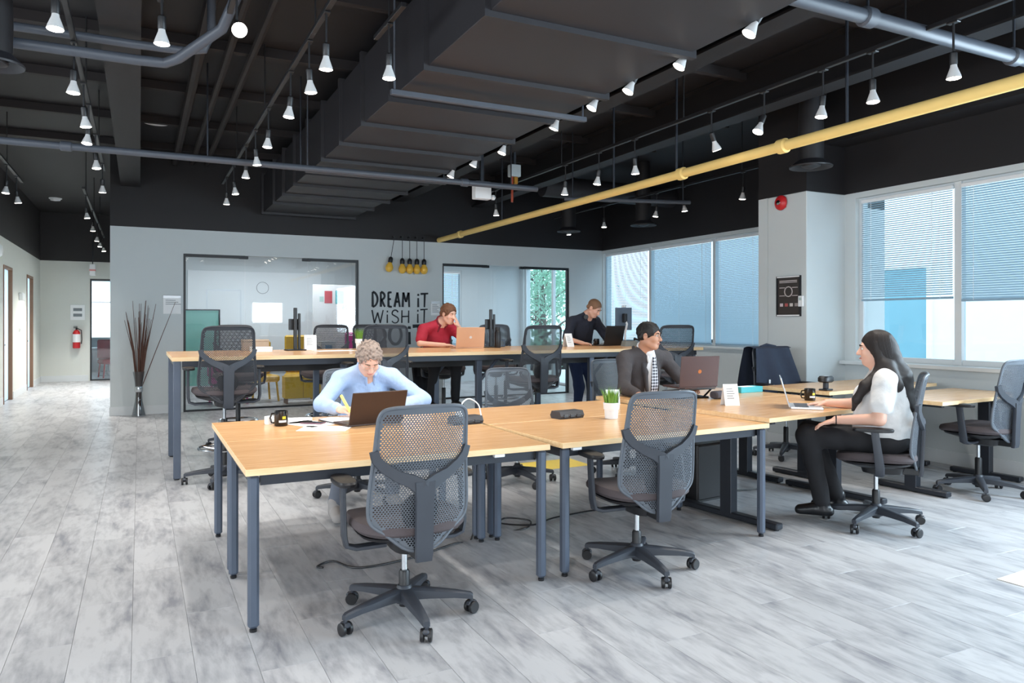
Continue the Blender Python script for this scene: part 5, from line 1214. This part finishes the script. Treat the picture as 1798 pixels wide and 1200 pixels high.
def build_person(label, J, skin, top, bottom, shoes, vox=.0065, sleeve=1.0, torso=(.165, .115), belly=1.0, fem=False, hands=None, neck_r=.055, arm=1.0):
    """J: joints. returns (root, SDF head frame) ; root = body mesh carrying label"""
    R = basis(J['look'], J.get('up', (0, 0, 1)))
    B = SDF()
    add_head(B, J['head'], R, J['neck'], neck_r)
    tw, td = torso
    f = Vector(J['front']); f.z = 0; f.normalize(); Rt = basis(f)
    sh = [J['shL'], J['shR']]
    B.cap(J['neck'], J['chest'], .07, .10, .05).cap(J['chest'], J['pelvis'], .10, .11, .05)
    for s in 'LR':
        B.chain([J['sh' + s], J['el' + s], J['wr' + s]], [.042 * arm, .034 * arm, .025 * (.5 + arm / 2)], .02)
        B.chain([J['hip' + s], J['kn' + s], J['an' + s]], [.075, .052, .038], .03)
        hd = hands[s]; add_hand(B, J['wr' + s], hd[0], hd[1], hd[2], hd[3], 1.0, hd[4] if len(hd) > 4 else 1.0)
    root = put('person', B.mesh('person', skin, vox), None); tag(root, label, 'person', 'people working in the office')
    # top
    T = SDF(); ch = V3(J['chest']); pv = V3(J['pelvis']); nk = V3(J['neck'])
    mid = (ch + pv) / 2
    axis = (nk - pv); axis = axis / np.linalg.norm(axis); Rb = basis(f, tuple(float(v) for v in axis)); 
    T.ell(ch, (tw, td, .19), Rb, .05).ell(mid - Rb[:, 1] * -.01 * belly, (tw * .93 * belly, td * 1.02 * belly, .18), Rb, .06).ell(pv + V3((0, 0, .05)), (tw * .98, td * 1.08 * belly, .13), Rb, .06)
    T.cap(J['shL'], lerp(J['shL'], J['neck'], .75), .066, .06, .05).cap(J['shR'], lerp(J['shR'], J['neck'], .75), .066, .06, .05)
    T.cap(J['neck'], lerp(J['neck'], J['chest'], .5), neck_r + .016, .09, .03)
    for s in 'LR':
        if sleeve >= 1: T.chain([J['sh' + s], J['el' + s], lerp(J['el' + s], J['wr' + s], .93)], [.066, .053, .040], .03)
        else: T.cap(J['sh' + s], lerp(J['sh' + s], J['el' + s], sleeve), .066, .050 * arm + .016, .035)
    put('top', T.mesh('top', top, vox, .0075, 24), None, root)
    P = SDF(); P.ell(pv, (tw * 1.02, td * 1.18, .11), Rt, .05)
    for s in 'LR': P.chain([J['hip' + s], J['kn' + s], lerp(J['kn' + s], J['an' + s], .93)], [.094, .070, .054], .05)
    put('trousers', P.mesh('trousers', bottom, .009, .005, 22), None, root)
    for s in 'LR':
        a = Vector(J['an' + s]); d = Vector(J.get('toe' + s, f)).normalized(); d2 = Vector((d.x, d.y, 0)).normalized()
        Q = SDF(); lowz = a.z - .075
        Q.cap((a.x, a.y, a.z + .03), (a.x, a.y, a.z - .03), .046, .042, .02).cap(a - d2 * .04 + Vector((0, 0, -.045)), a + d2 * .15 + Vector((0, 0, -.05)), .034, .032, .03).cap(a + d2 * .06 + Vector((0, 0, -.03)), a + d2 * .14 + Vector((0, 0, -.048)), .04, .034, .02)
        sh_ = put('shoe', Q.mesh('shoe', shoes, .007, clip=lambda X, Y, Z, z0=lowz: (z0 - Z) + 0 * X + 0 * Y), None, root)
    return root, R
def rot_up(f): return f
U = Vector((0, 0, 1))
# ---------------- man in the blue shirt, writing (faces -Y)
J = dict(head=(1.515, 5.375, 1.115), look=(-.02, -.72, -.62), neck=(1.535, 5.49, 1.03), chest=(1.54, 5.58, .86), pelvis=(1.54, 5.76, .56), front=(0, -1, 0),
         shR=(1.345, 5.52, .965), elR=(1.165, 5.37, .80), wrR=(1.215, 5.06, .795), shL=(1.735, 5.52, .965), elL=(1.935, 5.36, .80), wrL=(1.50, 5.01, .785),
         hipR=(1.45, 5.72, .55), knR=(1.36, 5.30, .56), anR=(1.22, 5.20, .10), hipL=(1.63, 5.72, .55), knL=(1.68, 5.30, .55), anL=(1.70, 5.40, .10), toeR=(-.1, -1, 0))
M_BLUE = mat('shirt_light_blue', (164, 186, 220), .8, var=.05, scale=7, bump=.9, bdist=.03)
r, R = build_person('man in a light blue shirt bent over his notebook writing', J, SK_L, M_BLUE, mat('trousers_grey', (98, 104, 116), .85, var=.08), mat('shoe_grey', (150, 146, 144), .7),
    hands=dict(R=((.55, -.75, -.05), (-.15, -.3, .95), -1, .75), L=((-.9, -.45, -.05), (0, 0, 1), 1, .35)), torso=(.185, .125))
face_parts(r, J['head'], R, LIP_L, mat('brow_grey', (120, 100, 84), .8), mat('glasses_metal', (196, 186, 174), .3, .6), True)
put('hair', hair_short(J['head'], R, .017, crop=-.034).mesh('hair', mat('hair_grey_brown', (140, 124, 114), .8, var=.5, scale=55, bump=1.0), .0045, .014, 120), None, r)
collar(r, M_BLUE, (1.532, 5.475, 1.035), J['head'], (0, -1, -.3), .074)
o = thing('highlighter', 'yellow highlighter held by the writing man', 'pen', (1.262, 4.965, .80)); M = align((0, 0, 0), (-.05, .055, .11)); put('barrel', MB().lathe([(.006, -.02), (.010, -.01), (.010, .11), (.008, .115)], 12, M), mat('highlighter_yellow', (238, 228, 120), .4), o); put('tip', MB().lathe([(.002, -.034), (.005, -.0205)], 8, M), mat('highlighter_tip', (240, 240, 90), .6), o)
# ---------------- man in the dark suit (faces -Y, looks to the woman)
J = dict(head=(3.975, 5.255, 1.268), look=(.52, -.82, -.06), neck=(3.99, 5.335, 1.135), chest=(4.02, 5.42, .95), pelvis=(4.02, 5.50, .60), front=(.12, -1, 0),
         shR=(3.80, 5.38, 1.065), elR=(3.69, 5.22, .83), wrR=(3.66, 4.99, .80), shL=(4.245, 5.40, 1.065), elL=(4.36, 5.25, .83), wrL=(4.22, 5.03, .82),
         hipR=(3.93, 5.48, .58), knR=(3.86, 5.05, .60), anR=(3.86, 5.02, .10), hipL=(4.12, 5.48, .58), knL=(4.25, 5.05, .60), anL=(4.27, 5.12, .10))
M_SUIT = mat('suit_charcoal', (70, 66, 68), .85, var=.08, scale=7, bump=.7, bdist=.03)
r, R = build_person('man in a dark grey suit and checked tie turned toward the woman', J, SK_M, M_SUIT, M_SUIT, M_LAPB,
    hands=dict(R=((-.05, -1, -.1), (0, 0, 1), -1, .55), L=((-.2, -1, 0), (0, 0, 1), 1, .4)), torso=(.19, .13))
face_parts(r, J['head'], R, LIP_M, mat('brow_black', (34, 28, 26), .8), mat('glasses_dark', (60, 50, 46), .3))
put('hair', hair_short(J['head'], R, .009, crop=.012).mesh('hair', mat('hair_black', (24, 21, 21), .6, var=.3, scale=80, bump=.6), .005, .004, 90), None, r)
fx = Vector((.12, -1, 0)).normalized(); rx_ = Vector((fx.y * -1, fx.x, 0)); rx_ = Vector((-fx.y, fx.x, 0))
sfv = SDF(); c0 = Vector(J['chest'])
shf = lambda a, b, z: tuple(c0 + fx * a + rx_ * b + Vector((0, 0, z)))
M_SHW = mat('shirt_white', (232, 232, 234), .8, var=.02)
put('shirt', SDF().ell(shf(.088, 0, -.02), (.078, .062, .25), basis(fx), .02).cap(shf(.09, 0, .12), tuple(Vector(J['neck']) + fx * .03), .05, .06, .03).mesh('shirt', M_SHW, .006), None, r)
collar(r, M_SHW, (3.99, 5.335, 1.145), J['head'], fx, .07, .012, .055)
for sg in (-1, 1):
    put('lapel', SDF().chain([shf(-.02, sg * .085, .215), shf(.075, sg * .085, .13), shf(.118, sg * .075, .0), shf(.128, sg * .062, -.16)], [.016, .022, .026, .016], .02).mesh('lapel', M_SUIT, .006), None, r)
tie = bpy.data.materials.new('tie_checked'); tie.use_nodes = True; nt = tie.node_tree; ck = nt.nodes.new('ShaderNodeTexChecker'); ck.inputs['Scale'].default_value = 52; ck.inputs[1].default_value = s2l((40, 42, 56)); ck.inputs[2].default_value = s2l((206, 206, 214)); tcn = nt.nodes.new('ShaderNodeTexCoord'); mpn = nt.nodes.new('ShaderNodeMapping'); mpn.inputs['Rotation'].default_value = (0, .785, 0); nt.links.new(tcn.outputs['Object'], mpn.inputs[0]); nt.links.new(mpn.outputs[0], ck.inputs[0]); nt.links.new(ck.outputs[0], nt.nodes['Principled BSDF'].inputs['Base Color']); nt.nodes['Principled BSDF'].inputs['Roughness'].default_value = .6
tm = MB(); prof = [(.135, .022, .150), (.115, .015, .155), (.09, .018, .156), (.02, .030, .162), (-.10, .038, .162), (-.19, .036, .152), (-.22, .004, .146)]
tm.loft([[shf(d - .006, -w_, z), shf(d + .002, -w_, z), shf(d + .006, 0, z), shf(d + .002, w_, z), shf(d - .006, w_, z)] for z, w_, d in prof]); put('tie', tm, tie, r)
# ---------------- man in the red polo (faces -Y, hand at his chin)
J = dict(head=(3.36, 8.42, 1.487), look=(.35, -.86, -.25), neck=(3.31, 8.55, 1.375), chest=(3.30, 8.64, 1.21), pelvis=(3.32, 8.84, .90), front=(.1, -1, 0),
         shR=(3.10, 8.58, 1.305), elR=(3.00, 8.44, 1.135), wrR=(3.27, 8.33, 1.115), shL=(3.51, 8.58, 1.30), elL=(3.60, 8.38, 1.13), wrL=(3.455, 8.33, 1.335),
         hipR=(3.22, 8.82, .88), knR=(3.18, 8.42, .88), anR=(3.16, 8.50, .42), hipL=(3.42, 8.82, .88), knL=(3.46, 8.42, .88), anL=(3.48, 8.5, .42))
M_RPOLO = mat('polo_red', (172, 34, 56), .8, var=.1, scale=8, bump=.8, bdist=.03); M_BLKT = mat('trousers_black', (26, 26, 30), .85, var=.1)
r, R = build_person('man in a red polo shirt resting his chin on his hand', J, SK_L, M_RPOLO, M_BLKT, M_LAPB, vox=.0075,
    hands=dict(R=((.95, -.25, -.05), (0, 0, 1), -1, .4), L=((-.38, -.05, .9), (.6, -.55, .3), -1, .6)), sleeve=.72, torso=(.175, .12))
face_parts(r, J['head'], R, LIP_L, mat('brow_brown', (96, 66, 46), .8), None, True)
put('hair', hair_short(J['head'], R, .013).mesh('hair', mat('hair_brown', (104, 68, 46), .7, var=.4, scale=60, bump=.8), .006, .007, 90), None, r)
collar(r, mat('polo_dark_red', (120, 26, 42), .8), (3.315, 8.54, 1.385), J['head'], (.1, -1, -.2), .074)
o = thing('coat', 'black coat hanging on the chair of the man in red', 'coat', (3.50, 8.94, HS - .22), PI + .05)
put('shell', MB().grid(lambda u, v: (.16 + (u - .5) * .26 + .015 * math.sin(v * 7), -.35 - .03 * math.sin(u * PI) + .015 * math.sin(u * 15 + v * 2), .44 - .74 * v), 14, 14).grid(lambda u, v: (.16 + (u - .5) * .26, -.35 - .03 * math.sin(u * PI) + v * .13, .44 + .02 * math.sin(v * PI)), 14, 4), M_BLKT, o, smooth=60); put('lining', MB().grid(lambda u, v: (.16 + (u - .5) * .24, -.215, .44 - .35 * v), 10, 6), M_LAPB, o)
# ---------------- standing man in navy (faces -Y)
J = dict(head=(5.47, 8.44, 1.575), look=(.35, -.72, -.58), neck=(5.44, 8.56, 1.475), chest=(5.42, 8.66, 1.30), pelvis=(5.44, 8.78, .95), front=(.2, -1, 0),
         shR=(5.225, 8.60, 1.40), elR=(5.09, 8.52, 1.17), wrR=(5.19, 8.28, 1.115), shL=(5.625, 8.64, 1.40), elL=(5.74, 8.50, 1.16), wrL=(5.60, 8.33, 1.115),
         hipR=(5.36, 8.78, .92), knR=(5.42, 8.74, .50), anR=(5.45, 8.86, .09), hipL=(5.53, 8.78, .92), knL=(5.62, 8.72, .50), anL=(5.64, 8.84, .09))
M_NV = mat('shirt_navy', (36, 40, 54), .85, var=.1, scale=8, bump=.8, bdist=.03)
r, R = build_person('standing man in a navy shirt with headphones round his neck', J, SK_L, M_NV, mat('jeans_blue', (34, 52, 88), .85, var=.15, scale=40), M_LAPB, vox=.0075,
    hands=dict(R=((.65, -.6, -.1), (0, 0, 1), -1, .5), L=((-.2, -1, 0), (0, 0, 1), 1, .4)), sleeve=.95, torso=(.18, .125))
face_parts(r, J['head'], R, LIP_L, MATS['brow_brown'], None, True)
put('hair', hair_short(J['head'], R, .005, crop=-.012).mesh('hair', mat('hair_light_brown', (132, 98, 74), .7, var=.2, scale=60), .006, .001), None, r)
hp = thing('headphones', 'black headphones resting round the standing man neck', 'headphones', (5.44, 8.53, 1.46)); put('band', MB().tube([(.085 * math.cos(a), -.02 + .085 * math.sin(a), .015 - .02 * math.sin(a)) for a in [PI * k / 10 for k in range(11)]], .011, 8), M_BLKP, hp)
for s_ in (-1, 1): put('ear_cup', MB().lathe([(.03, -.012), (.034, 0), (.03, .012)], 16, tr(s_ * .075, -.05, .0, s_ * .5, PI / 2)), M_BLKP, hp)
# ---------------- woman in the white top (side-on to the camera)
fw = Vector((-.643, .766, 0)); rw = Vector((fw.y, -fw.x, 0)); o0 = Vector((4.53, 3.415, 0))
def wq(a, b, z): v = o0 + fw * a + rw * b; return (v.x, v.y, z)
J = dict(head=wq(.03, 0, 1.205), look=tuple(fw + Vector((0, 0, -.06))), neck=wq(-.015, 0, 1.075), chest=wq(-.02, 0, .89), pelvis=wq(-.03, 0, .60), front=tuple(fw),
         shL=wq(-.02, -.20, 1.00), elL=wq(.02, -.27, .755), wrL=wq(.275, -.16, .725), shR=wq(-.01, .20, 1.00), elR=wq(.14, .25, .80), wrR=wq(.34, .22, .80),
         hipL=wq(.0, -.10, .585), knL=wq(.46, -.11, .60), anL=wq(.36, -.06, .12), hipR=wq(.0, .10, .585), knR=wq(.45, .10, .60), anR=wq(.26, .12, .13))
J['toeL'] = tuple(fw); J['toeR'] = tuple(fw)
M_WTEE = mat('tee_white', (216, 215, 214), .85, var=.03, scale=7, bump=.8, bdist=.03)
r, R = build_person('woman with long dark hair in a white top typing on a laptop', J, SK_L, M_WTEE, M_BLKT, mat('boot_black', (22, 23, 27), .3, var=.1), vox=.006,
    hands=dict(L=(tuple(fw + Vector((0, 0, -.35))), (0, 0, 1), 1, .3, .95), R=(tuple(fw + Vector((0, 0, -.1))), (0, 0, 1), -1, .35, .95)), sleeve=.62, torso=(.20, .152), belly=1.18, neck_r=.05, arm=1.22)
face_parts(r, J['head'], R, LIP_L, mat('brow_black', (34, 28, 26), .8), None)
S = SDF(); hc = V3(J['head']); L = lambda p: hc + R @ V3(p)
S.ell(L((0, -.022, .036)), (.092, .106, .098), R, .01).ell(L((0, .15, -.06)), (.15, .118, .14), R, .012, -1)
for s_ in (-1, 1):
    S.cap(L((s_ * .066, -.005, .03)), L((s_ * .088, -.035, -.12)), .03, .04, .03).cap(L((s_ * .088, -.035, -.12)), L((s_ * .115, -.04, -.22)), .04, .045, .03)
S.cap(L((0, -.075, -.02)), L((0, -.12, -.22)), .075, .085, .04).cap(L((-.05, -.12, -.22)), L((-.05, -.16, -.36)), .06, .03, .03).cap(L((.05, -.12, -.22)), L((.05, -.16, -.36)), .06, .03, .03)
S.cap(L((-.105, -.01, -.16)), L((-.155, .080, -.24)), .042, .034, .03).cap(L((-.155, .080, -.24)), L((-.150, .140, -.33)), .034, .024, .03).cap(L((-.150, .140, -.33)), L((-.14, .165, -.40)), .024, .01, .03)
S.cap(L((-.09, -.06, -.12)), L((-.16, -.10, -.24)), .05, .05, .03).cap(L((.0, -.13, -.2)), L((0, -.185, -.40)), .09, .04, .04)
put('hair', S.mesh('hair', mat('hair_dark_brown', (30, 23, 22), .62, var=.3, scale=26, stretch=(1, 1, .15), bump=.5), .006, .0022, 60), None, r)
st = MB(); rs = random.Random(4)
def lv(q): return tuple(float(v) for v in L(q))
for k in range(90):
    sd = -1 if k % 3 else 1; t = rs.random()
    # t=0: front edge over the temple, t=1: middle of the back
    y1 = .035 - .125 * t; x1 = sd * .094 * math.sqrt(max(0, 1 - ((y1 + .022) / .108) ** 2))
    y2 = -.03 - .085 * t; x2 = sd * (.125 - .085 * t); fr = t < .22 and sd < 0
    pts = [lv((sd * .012, .02 - .06 * t, .121)), lv((x1 * .72, y1 * .9, .098)), lv((x1 * 1.02, y1, .035)), lv((x1 * .9 + x2 * .12, y1 * .5 + y2 * .5, -.07)), lv((x2 * 1.06, y2 - .012, -.16))]
    if fr: pts += [lv((-.172, .06 + .04 * rs.random(), -.235)), lv((-.168, .125 + .03 * rs.random(), -.33)), lv((-.15, .165, -.41))]
    else: pts += [lv((x2 * 1.05, -.10 - .075 * t, -.24)), lv((x2 * .8, -.165 - .04 * t, -.34 - .1 * rs.random()))]
    st.tube(catmull(pts, 3, False)[:-3], [.0058 + .002 * rs.random()] * (3 * (len(pts) - 1)), 5)
put('hair_strands', st, MATS['hair_dark_brown'], r)['kind'] = 'stuff'
put('wristband', MB().tube([tuple(Vector(J['wrL']) + Vector((rw * math.cos(a) * .031 + Vector((0, 0, 1)) * math.sin(a) * .031))) for a in [2 * PI * k / 16 for k in range(16)]], .004, 6, True), M_LAPB, r)
